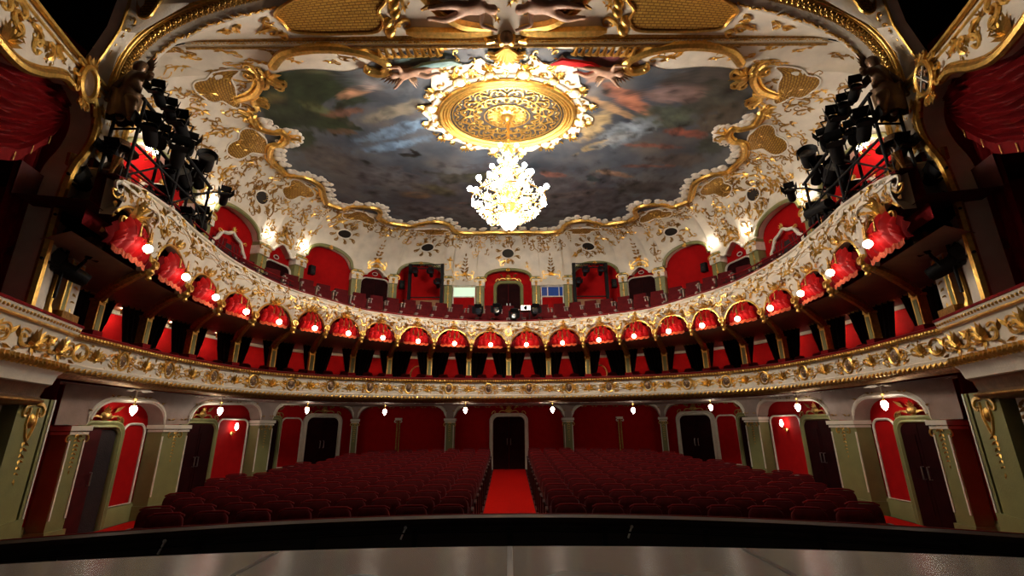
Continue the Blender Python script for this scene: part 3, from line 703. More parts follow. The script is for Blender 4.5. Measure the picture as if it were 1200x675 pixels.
# ================================================================== GALLERY ARCHES, COLUMNS, DOORS
ARCH = [(-1.02, 1.02, 8.25, 8.63)]
for sg in (-1, 1):
    for a, c, zs, zc in ((2.85, 4.83, 8.38, 8.92), (6.78, 8.82, 8.36, 9.02), (11.05, 13.25, 8.08, 8.62), (14.15, 16.6, 8.0, 8.5)):
        ARCH.append((min(sg*a, sg*c), max(sg*a, sg*c), zs, zc))
PED = [(sg*a, sg*c, zs, zc) if sg > 0 else (-c, -a, zs, zc) for sg in (-1, 1) for a, c, zs, zc in ((5.18, 6.34, 8.28, 8.54), (9.3, 10.56, 8.05, 8.36))]
def zG(s_):
    for a, c, zs, zc in ARCH:
        if a <= s_ <= c: x = (s_-(a+c)/2)/((c-a)/2); return zs+(zc-zs)*math.sqrt(max(0, 1-abs(x)**2.2))
    for a, c, zs, zc in PED:
        if a <= s_ <= c: x = abs((s_-(a+c)/2)/((c-a)/2)); return zs+(zc-zs)*(.5+.5*math.cos(PI*min(1, x*1.25)))+(.07*math.sin(x*PI*2.2) if x > .6 else 0)
    if 1.40 <= abs(s_) <= 2.45: return 7.90
    return float(np.interp(abs(s_), [0, 3, 7, 9, 11, 14, 18], [8.27, 8.36, 8.36, 8.26, 8.04, 8.0, 7.9]))
# ------------------------------------------------------------------ ceiling: cove from the gallery arches up to the fresco
FR = catmull([(-1.2, 8.14), (-2.3, 8.16), (-3.0, 8.42), (-3.7, 8.74), (-4.6, 8.68), (-5.4, 8.78), (-6.15, 9.2), (-6.6, 10.0), (-6.85, 10.9), (-7.2, 12.1), (-7.2, 13.0), (-6.6, 14.3), (-6.3, 15.4), (-5.1, 16.3), (-4.2, 17.0), (-2.6, 17.3), (-1.5, 17.85), (0, 17.85)], 20)
FR = np.concatenate([[(0, 8.12)], FR, [(-x, y) for x, y in FR[::-1][1:]]])
CEN = np.array([0, 12.0]); ZC = 10.0; YF = 7.9
frA = np.unwrap(np.arctan2(FR[:, 0]-CEN[0], -(FR[:, 1]-CEN[1]))); frR = np.linalg.norm(FR-CEN, axis=1)
o_ = np.argsort(frA); frA = frA[o_]; frR = frR[o_]
def fr_at(ang, k=1.0): # ang: 0 towards the stage, negative = left going round
    a = (ang+PI) % (2*PI)-PI; base = frA % (2*PI); aa = a % (2*PI); i = np.argsort(base); r = np.interp(aa, base[i], frR[i], period=2*PI)*k
    return CEN+r*np.array([math.sin(a), -math.cos(a)])
loopP = []; loopZ = []
for s_ in np.arange(-17.42, 17.43, .06):
    p = GW.at(s_, -.05)
    if p[1] >= YF: loopP.append(p); loopZ.append(zG(s_))
nG = len(loopP)
for x in np.arange(8.5, -8.51, -.12):
    loopP.append(np.array([x, YF])); ax = abs(x); loopZ.append(10.0 if ax < 6.6 else 8.1+1.9*math.sqrt(max(0, 1-((ax-6.6)/2.0)**2)))
loopP = np.array(loopP); loopZ = np.array(loopZ); NL = len(loopP)
loopA = np.array([math.atan2(p[0]-CEN[0], -(p[1]-CEN[1])) for p in loopP]); loopF = np.array([fr_at(a, .985) for a in loopA])
def cove(i, t, h=0.):
    i = i % NL; i0 = int(i); f = i-i0; i1 = (i0+1) % NL
    P = loopP[i0]*(1-f)+loopP[i1]*f; Fp = loopF[i0]*(1-f)+loopF[i1]*f; z = loopZ[i0]*(1-f)+loopZ[i1]*f
    def pt(tt, P=P, Fp=Fp, z=z):
        g = math.sin(tt*PI/2); xy = Fp+(P-Fp)*g; return np.array([xy[0], xy[1], z+(ZC-z)*math.cos(tt*PI/2)])
    p = pt(t)
    if h == 0: return p
    d = pt(min(1, t+.03))-pt(max(0, t-.03)); tg = np.array([*(loopP[i1]-loopP[i0]), 0.]); n = np.cross(d, tg); n /= np.linalg.norm(n)+1e-9
    if n @ (np.array([0, 11.5, 7.5])-p) < 0: n = -n
    return p+n*h
b = MB(); NT = 12
b.grid(np.array([[cove(i, k/NT) for i in range(NL)] for k in range(NT+1)]), wrap=True)
for k in range(nG-1):  # reveal of the arch edge back to the wall
    pass
G0 = [cove(i, 1.0) for i in range(nG)]; G1 = []
for i in range(nG):
    c_ = G0[i]; d = np.array([c_[0], c_[1]-11.5]); d = d/np.linalg.norm(d); G1.append((c_[0]+d[0]*.34, c_[1]+d[1]*.34, c_[2]))
b.grid([G0, G1]); ceil = struct(b.build('ceiling', 'cream'), 'cream stuccoed coved ceiling round the painted field', 'ceiling')
def m_cove(i0, t0):    # local mapping: u metres along the loop, v metres up the cove
    p = cove(i0, t0); Lu = np.linalg.norm(cove(i0+2, t0)-cove(i0-2, t0))/4; Lt = max(.8, np.linalg.norm(cove(i0, min(1, t0+.1))-cove(i0, max(0, t0-.1)))/.2)
    return lambda u, v, h: cove(i0+u/Lu, min(1, max(.0, t0-v/Lt)), h+.002)
def gi(s_): return (s_+17.42)/.06 - (np.sum([1 for a in np.arange(-17.42, 17.43, .06) if GW.at(a, -.05)[1] < YF and a < s_]))
SK = sum(1 for a in np.arange(-17.42, 0, .06) if GW.at(a, -.05)[1] < YF)
def gi(s_): return (s_+17.42)/.06-SK
# stucco: sprays scattered over the cove, hanging drops, ovals
bg = MB(); bo = MB(); q = random.Random(21)
for i in np.arange(0, nG, 7.0):
    s_ = -17.42+(i+SK)*.06
    for t0 in (.12, .26, .40, .55, .70, .84):
        if q.random() < ((.90 if t0 > .5 else (.15 if t0 < .3 else .45)) if abs(s_) < 9.3 else .15): continue
        tt = t0+q.uniform(-.05, .05); ii = i+q.uniform(-3, 3)
        spray(bg if q.random() < .5 else bo, m_cove(ii, tt), 0, 0, q.random()*6.28 if abs(s_) > 9 else q.choice((-1.57, -1.2, -1.9, 0, 3.1)), q.uniform(.40, .72), q)
for i in np.arange(nG+6, NL-6, 7):
    for t0 in (.25, .55, .85):
        spray(bg if q.random() < .5 else bo, m_cove(i+q.uniform(-2, 2), t0), 0, 0, q.random()*6.28, q.uniform(.36, .62), q)
for s_ in np.arange(-9, 9.1, .75):
    mm = m_cove(gi(s_), .22); garland(bo, mm, 0, 0, -PI/2, .5, .13, 5, int(s_*9)); scroll(bo, mm, .12, .05, -PI/2+.9, .5, .025, 1); scroll(bo, mm, -.12, .05, -PI/2-.9, .5, .025, -1)
for s_ in [sg*a for sg in (-1, 1) for a in (1.92, 5.76, 9.93)]:       # tree-like finials over the door bays
    mm = m_cove(gi(s_), .80); garland(bo, mm, 0, -.1, PI/2, .75, .20, 5, int(s_*7)); fan(bg, mm, 0, -.22, PI/2, .22, 7, 2.8)
    for sg in (-1, 1): scroll(bg, mm, sg*.05, -.2, PI/2-sg*1.3, .7, .04, -sg); scroll(bg, mm, sg*.3, -.25, PI/2-sg*.8, .5, .03, sg)
bg.build('gilded_pattern', 'gold', ceil); bo.build('aged_gilt_pattern', 'oldgold', ceil)
# archivolts and pediment edges
for (a, c, zs, zc), kind in [(x, 'arch') for x in ARCH]+[(x, 'ped') for x in PED]:
    b = MB(); Q = np.linspace(a, c, 30); P = [GW.p(s_, -.07, zG(s_)-.01) for s_ in Q]
    if kind == 'arch': b.tube(P, .07, 6, flat=1); nm = 'sage_archivolt'; mt = 'green'
    else: b.tube(P, .045, 6); nm = 'pediment_edge'; mt = 'creamr'
    b.build(nm, mt, ceil)
    b = MB(); md = (a+c)/2; mm = lambda u, v, h: GW.p(u, -.12-h, v); zt = zG(md)
    if kind == 'arch' and abs(md) < 12: fan(b, mm, md, zt+.02, -PI/2, .20, 5, 1.6); dome(b, mm, md, zt, .06, .05)
    elif kind == 'ped':
        fan(b, mm, md, zt, PI/2, .22, 7, 2.6)
        for sg in (-1, 1): scroll(b, mm, md+sg*.1, zt, PI/2-sg*1.2, .5, .035, -sg)
    if b.n: b.build('gilded_keystone', 'gold', ceil)
# oval vents over the arches
vent0 = None
for s_, t0 in [(0, .66), (-3.72, .60), (3.72, .60), (-7.5, .60), (7.5, .60), (-11.6, .62), (11.6, .62)]:
    mm = m_cove(gi(s_), t0); p = cove(gi(s_), t0)
    place = 'over the centre arch' if s_ == 0 else '%s oval %s of the centre' % ({3: 'first', 7: 'second', 11: 'third'}[int(abs(s_))], 'left' if s_ < 0 else 'right')
    t = thing('oval_vent', 'dark oval vent in a gilt wreath on the cove, '+place, 'vent', tuple(p), 0, 'oval vents of the cove')
    b = MB(); dome(b, lambda u, v, h: mm(u, v, .01+h), 0, 0, .26, .015, 20, .20); wpart(b, 'grille', 'lobe', t)
    b = MB(); ring(b, lambda u, v, h: mm(u, v, .01+h), 0, 0, .28, .22, .026, 24, 5); wpart(b, 'rim', 'creamr', t)
    b = MB()
    for k in range(8):
        a_ = k*PI/4+.2; scroll(b, mm, .33*math.cos(a_), .27*math.sin(a_), a_+1.2, .55, .026, -1); leaf(b, mm, .34*math.cos(a_+.3), .28*math.sin(a_+.3), a_, .26, .09); leaf(b, mm, .36*math.cos(a_+.1), .30*math.sin(a_+.1), a_+.8, .2, .08)
    wpart(b, 'wreath_pattern', 'oldgold', t)
# gold lattice cartouches between the scrolls
lat = []
for x, y, sx_, sy_ in ((-7.0, 9.15, .62, .42), (-7.45, 11.4, .55, .55), (-7.25, 14.1, .48, .45), (-5.85, 16.4, .60, .36), (-3.15, 17.75, .62, .24)):
    lat += [(x, y, sx_, sy_, 'left'), (-x, y, sx_, sy_, 'right')]
lat.append((0, 17.95, .62, .22, ''))
for n_, (x, y, rx, ry, side) in enumerate(lat):
    # nearest cove parameter
    a = math.atan2(x, -(y-12)); i0 = int(np.argmin(np.abs(np.angle(np.exp(1j*(loopA-a)))))); best = min(np.linspace(.02, .9, 45), key=lambda tt: np.linalg.norm(cove(i0, tt)[:2]-np.array([x, y])))
    mm = m_cove(i0, best); q = random.Random(n_//2*13+2); ph = q.random()*6
    out = []
    for k in range(40):
        a_ = 2*PI*k/40; r_ = 1+.22*math.sin(3*a_+ph)+.10*math.sin(5*a_+ph*2); out.append((rx*r_*math.cos(a_)*(1 if side != 'right' else -1), ry*r_*math.sin(a_)))
    b = MB(); V = []; UV = []
    for rr in (1, .66, .33):
        for u, v in out: V.append(mm(u*rr, v*rr, .014)); UV.append((u*rr, v*rr))
    V.append(mm(0, 0, .014)); UV.append((0, 0)); N = len(out)
    b.add(V, [(r_*N+k, r_*N+(k+1) % N, (r_+1)*N+(k+1) % N, (r_+1)*N+k) for r_ in (0, 1) for k in range(N)]+[(2*N+k, 2*N+(k+1) % N, 3*N) for k in range(N)])
    place = 'at the back over the centre arch' if not side else '%s from the stage along the fresco, %s' % (ORD[n_//2+1], side)
    t = thing('lattice_panel', 'gold lattice cartouche in the ceiling, '+place, 'panel', tuple(mm(0, 0, 0)), 0, 'gold lattice cartouches')
    wpart(b, 'lattice', 'lattice', t, uv=UV)
    b = MB(); b.tube([mm(u*1.02, v*1.02, .02) for u, v in out], .022, 4, closed=True); wpart(b, 'rim', 'creamr', t)
# ------------------------------------------------------------------ fresco
CBL = []   # x, y, rx, ry, rotation, colour, strength
def blob(px, py, rx, ry, rot, col, k=1.): CBL.append((px, py, rx, ry, rot, np.array(col), k))
DG = (.020, .034, .014); BR = (.12, .07, .035); FL = (.42, .22, .13); BL = (.16, .27, .42); YE = (.36, .26, .12); PU = (.085, .075, .09)
for a in ((-5.6, 9.4, 1.2, .9, 0), (-4.5, 9.2, 1.1, .7, .2), (-5.9, 10.4, .9, .8, 0), (-5.0, 10.6, 1.0, .5, .3), (-6.2, 11.3, .7, .7, 0)): blob(*a, DG, 1.)
blob(0, 15, 5.5, 2.2, 0, (.055, .045, .055), .6); blob(-2.4, 15.9, 1.6, .35, .15, (.10, .055, .04), .7); blob(2.2, 14.8, 1.5, .3, -.2, (.12, .09, .085), .6); blob(4.8, 14.2, 1.2, .5, 0, (.045, .04, .04), .8); blob(-5.6, 12.4, .9, .8, .2, (.09, .07, .06), .6)
blob(-5.0, 10.0, .5, .2, .6, (.10, .12, .04), .7); blob(-5.9, 9.6, .4, .2, -.3, (.12, .10, .035), .7); blob(-4.3, 10.2, .7, .14, -.2, (.16, .07, .04), .8); blob(-4.7, 11.0, .5, .12, .1, (.15, .08, .05), .7)
blob(-4.6, 8.6, .5, .25, .3, (.10, .10, .05), .8); blob(-3.7, 9.4, .75, .16, -.35, FL, .75); blob(-3.3, 9.2, .3, .3, 0, (.30, .25, .22), .6)
for a in ((-2.9, 10.9, 1.5, .26, -.38, BL), (-3.4, 11.7, 1.3, .20, -.30, BL), (-3.0, 10.2, 1.3, .25, -.35, (.24, .21, .15)), (-3.0, 8.9, 1.0, .6, .2, (.13, .15, .18))): blob(*a, .6)
blob(-2.2, 8.75, .75, .17, .25, FL, .8); blob(-2.0, 8.35, .7, .12, -.2, (.14, .24, .24), .85); blob(-3.1, 12.2, .3, .09, .2, (.02, .02, .02), 1); blob(-2.8, 12.05, .2, .07, .9, (.02, .02, .02), 1)
for a in ((-1.6, 13.6, 1.0, .35, .2, (.05, .05, .04)), (-2.6, 14.3, 1.0, .35, .3, (.07, .06, .03)), (-3.3, 14.7, .6, .25, .2, BR), (-.9, 13.4, .5, .15, 0, (.05, .05, .03)), (-1.3, 15.4, .7, .1, .1, (.13, .06, .05))): blob(*a, .85)
blob(-4.2, 13.6, 1.6, .9, .3, (.13, .12, .13), .5); blob(0, 16.2, 3.6, .9, 0, PU, .75); blob(3.2, 15.8, 2.0, .9, -.2, PU, .75); blob(-3.2, 16.1, 1.4, .7, .3, PU, .8)
for a in ((2.6, 8.8, .9, .2, -.5, FL), (2.3, 8.4, .5, .2, -.3, (.25, .05, .05)), (3.0, 9.6, .9, .18, .6, (.36, .13, .07)), (2.6, 10.0, 1.1, .14, .55, (.33, .20, .10)), (3.4, 10.1, 1.0, .12, .55, (.30, .11, .06)), (2.4, 10.9, .35, .8, .35, YE), (2.9, 11.6, .9, .2, -.6, YE)): blob(*a, .75)
for a in ((4.9, 8.9, 1.0, .6, -.2, (.06, .05, .04)), (5.4, 9.8, 1.0, .7, 0, (.05, .05, .035)), (4.3, 9.6, .8, .35, 0, (.20, .13, .12)), (4.4, 10.5, .9, .5, .2, (.06, .08, .055)), (5.9, 10.6, .7, .7, 0, (.09, .07, .045)), (5.2, 11.2, .7, .18, .2, (.28, .07, .04)), (4.3, 11.8, .9, .14, .1, (.24, .08, .05)), (6.2, 11.6, .5, .6, 0, DG), (3.4, 11.2, .9, .5, -.6, (.20, .25, .30)), (5.3, 12.6, .9, .4, 0, (.08, .06, .05))): blob(*a, .8)
for a in ((1.5, 13.4, .55, .18, .1, (.20, .08, .06)), (3.4, 13.3, .7, .12, .25, (.30, .18, .11)), (2.9, 13.7, .3, .2, .9, (.03, .05, .055)), (3.9, 13.5, .4, .12, .2, (.22, .12, .08)), (4.6, 12.9, .9, .1, 0, (.16, .06, .04))): blob(*a, .8)
nx, ny = 190, 150; X = np.linspace(-7.25, 7.25, nx); Y = np.linspace(7.9, 17.6, ny)
def inside(x, y, k=1.0):
    a = math.atan2(x-CEN[0], -(y-CEN[1])); p = fr_at(a, k)-CEN; return (x*x+(y-12)**2) <= p@p
b = MB(); V = []; Cc = []; NA, NR = 300, 120
for i in range(NA):
    a = -PI+2*PI*i/NA; p = fr_at(a)
    for j in range(NR+1):
        xy = CEN+(p-CEN)*(j/NR); V.append((xy[0], xy[1], ZC-.012))
        n1 = noise.noise((xy[0]*.55, xy[1]*.7, 1.3)); n2 = noise.fractal((xy[0]*.8, xy[1]*.9, 4.), 1, 2, 5); n3 = noise.fractal((xy[0]*2.6, xy[1]*3.0, 9.), .9, 2.1, 5)
        c_ = np.array((.065, .078, .10)); c_ = c_*(1+.5*n1); c_ = c_+np.array((.075, .05, .022))*max(0, n2)-np.array((.04, .04, .04))*max(0, -n2)
        for bx, by, rx, ry, rot, col, k in CBL:
            dx, dy = xy[0]-bx, xy[1]-by
            if abs(dx) > 2.6*max(rx, ry) or abs(dy) > 2.6*max(rx, ry): continue
            ca, sa = math.cos(rot), math.sin(rot); u = (dx*ca+dy*sa)/rx; v = (-dx*sa+dy*ca)/ry; d = math.hypot(u, v)+.6*n3+.25*n2
            if d < 1.25: w_ = k*(1-sm(.72, 1.12, d)); c_ = c_*(1-w_)+col*(1+1.1*n3)*w_
        Cc.append(np.clip(c_, .004, 1))
F = [(i*(NR+1)+j, ((i+1) % NA)*(NR+1)+j, ((i+1) % NA)*(NR+1)+j+1, i*(NR+1)+j+1) for i in range(NA) for j in range(NR)]
b.add(V, F); fres = b.build('fresco', 'fresco'); ca_ = fres.data.color_attributes.new('pigment', 'FLOAT_COLOR', 'POINT')
ca_.data.foreach_set('color', np.c_[np.array(Cc), np.ones(len(Cc))].astype(np.float32).ravel())
tag(fres, 'large dark ceiling painting of clouds, foliage and draped figures inside the gilded frame', 'ceiling painting')
# gilded scrolled frame round the fresco
t = thing('fresco_surround', 'gilded scrolled moulding framing the ceiling painting', 'surround', (0, 12, ZC))
bm = MB(); bs = MB(); bl = MB(); q = random.Random(8); mC = lambda u, v, h: (u, v, ZC-.015-h)
FP1 = [(-5.86, 8.83), (-5.97, 9.1), (-6.31, 9.43), (-6.84, 9.63)]
FP2 = [(-6.83, 10.33), (-6.87, 10.75), (-6.58, 10.94), (-6.3, 10.94), (-6.34, 11.26), (-6.62, 11.53), (-6.91, 11.59), (-7.21, 12.02), (-7.34, 12.47), (-7.25, 13.22)]
FP3 = [(-7.25, 13.22), (-6.73, 13.39), (-6.44, 13.95), (-6.59, 14.63), (-6.74, 15.21)]
FP4 = [(-6.74, 15.21), (-6.3, 15.65), (-5.83, 15.48), (-5.13, 15.58), (-4.91, 15.94), (-5.1, 16.5), (-4.9, 16.91)]
FP5 = [(-4.9, 16.91), (-4.01, 17.23), (-3.62, 17.03), (-2.97, 16.83), (-2.4, 17.15), (-2.21, 17.8), (-1.59, 18.0), (-.75, 17.93), (0, 17.97)]
for sg in (-1, 1):
    for fp in (FP1, FP2, FP3, FP4, FP5):
        c_ = catmull(fp, 7); P = [(-sg*x, y, ZC-.07) for x, y in c_]; bm.tube(P, [.05]+[.095]*(len(P)-2)+[.05], 7)
        c2 = [(-sg*(x*1.022), 12+(y-12)*1.02, ZC-.045) for x, y in c_]; bm.tube(c2, .032, 5)
        for (x, y) in (fp[0], fp[-1]):
            x = -sg*x; inw = math.atan2(12-y, -x)
            fan(bs, mC, x, y, inw+PI, .40, 5, 2.2); dome(bs, mC, x, y, .12, .12)
            for s3 in (-1, 1): scroll(bs, mC, x, y, inw+PI+s3*1.2, .8, .055, -s3); scroll(bs, mC, x, y, inw+s3*1.1, .5, .04, s3)
        if fp is FP1: continue
        for (x, y) in c_[2::4]:     # white shell lace on the inside of the frame
            x = -sg*x; inw = math.atan2(12-y, -x); px, py = x+.22*math.cos(inw), y+.22*math.sin(inw)
            dome(bl, mC, px, py, .15, .06, 9); dome(bl, mC, px+.15*math.cos(inw+.5), py+.15*math.sin(inw+.5), .11, .05, 9)
            scroll(bl, mC, px, py, inw+q.uniform(-1.4, 1.4), .5, .034, q.choice((-1, 1))); scroll(bl, mC, px, py, inw+q.uniform(-1.4, 1.4), .4, .03, 1)
            if q.random() < .5: scroll(bs, mC, px, py, inw+q.uniform(-1., 1.), .4, .025, 1)
for sg in (-1, 1):      # large C scrolls on the stage side of the fresco, with ribbed shells
    P = [(sg*x, y, ZC-.08) for x, y in catmull([(-5.45, 8.55), (-4.9, 8.12), (-4.0, 7.99), (-3.2, 8.12), (-2.75, 8.45), (-2.9, 8.72), (-3.2, 8.66), (-3.25, 8.5)], 8)]
    bm.tube(P, [.06]+[.11]*(len(P)-6)+[.09, .07, .06, .05, .04], 8)
    for k in range(9):
        x = sg*(-2.85+.16*k); bs.tube([(x, 8.02, ZC-.04), (x+sg*.05, 8.16, ZC-.13), (x+sg*.12, 8.32-.012*k, ZC-.05)], [.03, .06, .03], 6)
    # bronze-gold crests at the left and right corners
    for x, y, a in ((-5.75, 8.95, .4), (-6.55, 9.7, -.1), (-6.35, 11.15, .1)):
        for w_ in range(3): scroll(bs, mC, sg*x, y, (a+w_*.7) if sg > 0 else PI-(a+w_*.7), .9, .07, -1 if w_ % 2 else 1)
        fan(bs, mC, sg*x, y, a+PI if sg < 0 else -a, .5, 5, 2.4)
wpart(bm, 'moulding', 'gold', t); wpart(bs, 'gilded_pattern', 'gold', t); wpart(bl, 'white_shell_pattern', 'creamr', t)
# ------------------------------------------------------------------ rosette
RX, RY, RC = 1.78, 1.32, (0, 10.33)
t = thing('ceiling_rosette', 'large gilded oval openwork rosette above the chandelier', 'rosette', (RC[0], RC[1], ZC))
mR = lambda u, v, h: (u, v, ZC-.06-h)
b = MB(); out = []
for k in range(96):
    a = 2*PI*k/96; r_ = 1.23+.07*math.sin(a*16)+.05*math.sin(a*7); x, y = RX*r_*math.cos(a), RY*r_*math.sin(a)
    if y < -.4 and abs(x) < 1.75: y = -max(abs(y), 2.05-.25*abs(math.sin(x*5)))
    out.append((x+RC[0], max(7.98, y+RC[1])))
N = len(out); b.add([(x, y, ZC-.02) for x, y in out]+[(x, y, ZC-.05) for x, y in out]+[(RC[0]+(x-RC[0])*.6, RC[1]+(y-RC[1])*.6, ZC-.055) for x, y in out], [(k, (k+1) % N, N+(k+1) % N, N+k) for k in range(N)]+[(N+k, N+(k+1) % N, 2*N+(k+1) % N, 2*N+k) for k in range(N)])
wpart(b, 'stucco_field', 'cream', t)
b = MB()
for rx, r_, z in ((1.0, .07, .09), (.945, .035, .11), (.90, .045, .08), (.865, .02, .09)):
    b.tube([(RC[0]+RX*rx*math.cos(2*PI*k/72), RC[1]+RY*rx*math.sin(2*PI*k/72), ZC-z) for k in range(72)], r_, 7, closed=True)
b.grid([[(RC[0]+RX*f*math.cos(2*PI*k/72), RC[1]+RY*f*math.sin(2*PI*k/72), ZC-z) for k in range(72)] for f, z in ((1.02, .05), (.97, .09), (.91, .07), (.86, .05))], True)
wpart(b, 'rim', 'gold', t)
b = MB(); n = 84
for k in range(n): a = 2*PI*k/n; dome(b, mR, RC[0]+RX*.97*math.cos(a), RC[1]+RY*.97*math.sin(a), .03, .06, 6)
wpart(b, 'bead_ring', 'gold', t)
b = MB(); dome(b, lambda u, v, h: (u, v, ZC-.055-h*.05), RC[0], RC[1], RX*.87, .02, 48, RY*.87); wpart(b, 'dark_opening', 'lobe', t)
b = MB(); q = random.Random(2)
for k in range(16):
    a = 2*PI*k/16; ca, sa = math.cos(a), math.sin(a)
    for r0, L, w_ in ((.18, .6, .032), (.40, .65, .034), (.60, .60, .030), (.72, .4, .024)):
        for sg in (-1, 1): scroll(b, mR, RC[0]+RX*r0*ca, RC[1]+RY*r0*sa, math.atan2(sa*RY, ca*RX)+sg*.5, L, w_, sg)
    leaf(b, mR, RC[0]+RX*.12*ca, RC[1]+RY*.12*sa, math.atan2(sa*RY, ca*RX), .30, .12, .06)
    leaf(b, mR, RC[0]+RX*.5*ca, RC[1]+RY*.5*sa, math.atan2(sa*RY, ca*RX), .24, .10, .05)
for rx in (.34, .56, .82): b.tube([mR(RC[0]+RX*rx*math.cos(2*PI*k/48), RC[1]+RY*rx*math.sin(2*PI*k/48), .01) for k in range(48)], .02, 4, closed=True)
b.lathe([(.02, -.22), (.12, -.16), (.16, -.06), (.26, -.03), (.3, .0)], (RC[0], RC[1], ZC-.03), 16); wpart(b, 'openwork_grille', 'gold', t)
b = MB(); bw = MB()
for k in range(16):
    a = 2*PI*(k+.5)/16; ca, sa = math.cos(a), math.sin(a); x, y = RC[0]+RX*1.14*ca, RC[1]+RY*1.16*sa; ang = math.atan2(sa*RY, ca*RX)
    big = k % 2 == 0
    dome(bw, mR, x, y, .15 if big else .10, .07, 12); ring(b, mR, x, y, .16 if big else .11, .16 if big else .11, .03, 14, 5); fan(b, mR, x+.15*ca, y+.15*sa, ang, .26, 5, 2.0)
    for sg in (-1, 1): scroll(b, mR, x, y, ang+sg*1.9, .5, .04, sg)
for x in (-1.15, -.75, -.35, .35, .75, 1.15):
    scroll(b, mR, x, 8.55, PI/2+q.uniform(-.8, .8), .5, .035, sgn_(x)); rosette(b, mR, x*1.1, 8.85, .10)
for k in range(40):
    a = 2*PI*k/40; r_ = 1.10+.12*(k % 2); x, y = RC[0]+RX*r_*math.cos(a), RC[1]+RY*r_*math.sin(a)
    scroll(b, mR, x, y, a+q.uniform(-1.2, 1.2), .36, .022, q.choice((-1, 1))); leaf(b, mR, x, y, a+q.uniform(-1, 1), .16, .07)
for k in range(34):
    x = q.uniform(-1.5, 1.5); y = q.uniform(8.2, 8.95); scroll(b, mR, x, y, q.random()*6.28, .34, .022, 1); leaf(b, mR, x, y, q.random()*6.28, .14, .06)
bw.tube([mR(RC[0]+RX*1.13*math.cos(2*PI*k/60), RC[1]+RY*1.15*math.sin(2*PI*k/60), .01) for k in range(60)], .03, 5, closed=True)
wpart(b, 'gilded_pattern', 'gold', t); wpart(bw, 'white_boss_pattern', 'creamr', t)
# big gilded shell at the front of the rosette field
t = thing('gilded_shell', 'gilded shell crest with two volutes at the front edge of the ceiling', 'ornament', (0, 8.1, ZC))
b = MB()
for k in range(9):
    a = -PI/2+PI+(k-4)*.34; c_ = (.42*math.cos(a), 8.1+.40*math.sin(a)); b.tube([(c_[0]*.1, 8.04, ZC-.06), (c_[0]*.6, 8.06+(c_[1]-8.06)*.6, ZC-.14), (*c_, ZC-.05)], [.025, .05, .045], 6)
wpart(b, 'shell', 'gold', t)
for sg in (-1, 1):
    b = MB(); b.tube([(sg*x, 7.86, z) for x, z in ((.10, 9.85), (.16, 10.12), (.34, 10.2), (.46, 10.06), (.40, 9.93), (.29, 9.95), (.29, 10.04))], [.05, .075, .08, .075, .065, .05, .04], 7); wpart(b, 'volute', 'gold', t)
b = MB(); b.ell((0, 7.80, 10.0), (.15, .10, .19)); b.ell((0, 7.72, 9.98), (.05, .05, .07)); wpart(b, 'mask', 'bronze', t)
# ================================================================== GALLERY FITTINGS
GP = [(1.22, .34), (2.62, .34), (5.0, .32), (6.55, .40), (9.06, .44), (10.78, .42), (13.5, .42), (13.95, .3)]
for j, (s0, wd) in enumerate(GP):
    for sg in (-1, 1):
        s_ = sg*s0; a = GW.at(s_, .10); z0 = 5.82; z1 = zG(s_)-.0; H = z1-z0
        t = thing('gallery_pilaster', 'sage and gilt gallery pilaster, %s %s of the centre arch' % (ORD[j+1], 'left' if sg < 0 else 'right'), 'pilaster', (a[0], a[1], z0), GW.ang(s_), 'pilasters of the gallery wall')
        b = MB(); b.box((0, 0, H/2), (wd, .32, H)); b.build('shaft', 'green', t, False)
        b = MB()
        mm = lambda u, v, h: (u, -.162-h, v)
        for k in range(4): dome(b, mm, 0, H*.2+k*H*.16, .055, .03, 6); leaf(b, mm, 0, H*.22+k*H*.16, PI/2, .14, .06)
        b.tube([(0, -.17, H*.12), (0, -.17, H*.82)], .02, 4); b.build('inset_pattern', 'gold', t)
        b = MB(); b.box((0, -.03, H-.30), (wd+.05, .40, .30)); b.build('capital_block', 'creamr', t, False)
        b = MB(); mm = lambda u, v, h: (u, -.24-h, v)
        for q_ in (-1, 1): scroll(b, mm, q_*.03, H-.10, PI/2-q_*1.5, .55, .035, -q_)
        dome(b, mm, 0, H-.28, .07, .05); fan(b, mm, 0, H-.34, -PI/2, .16, 3, 1.2); b.build('gilded_capital', 'gold', t)
        for q_ in (-1, 1): pass
door(GW, -.50, .52, 5.86, 8.02, .20, 'dark double door in the centre arch of the gallery, under a gilt crest', 'green', 'doorw', False, .15, 'gold')
for sx, nm in ((-1, 'left'), (1, 'right')):
    for q0, q1, zt, lab in ((5.22, 6.30, 8.06, 'nearer the centre'), (9.36, 10.48, 7.62, 'farther round the curve')):
        a, c = sorted((sx*q0, sx*q1)); door(GW, a, c, 5.84 if q0 < 8 else 5.6, zt, .14, 'dark gallery door under a small pediment, %s side, %s' % (nm, lab), 'creamr', 'doorw', False, .06)
        md = (a+c)/2; p = GW.p(md, .2, zt+.28); t = thing('number_plate', 'small white oval plate over a gallery door, %s side, %s' % (nm, lab), 'plate', tuple(p), GW.ang(md), 'oval plates over the gallery doors')
        b = MB(); ring(b, lambda u, v, h: (u, -h, v), 0, 0, .11, .07, .015, 18, 5); b.build('rim', 'white', t)
        b = MB(); dome(b, lambda u, v, h: (u, -h, v), 0, 0, .10, .012, 16, .06); b.build('plate', 'velvet', t)
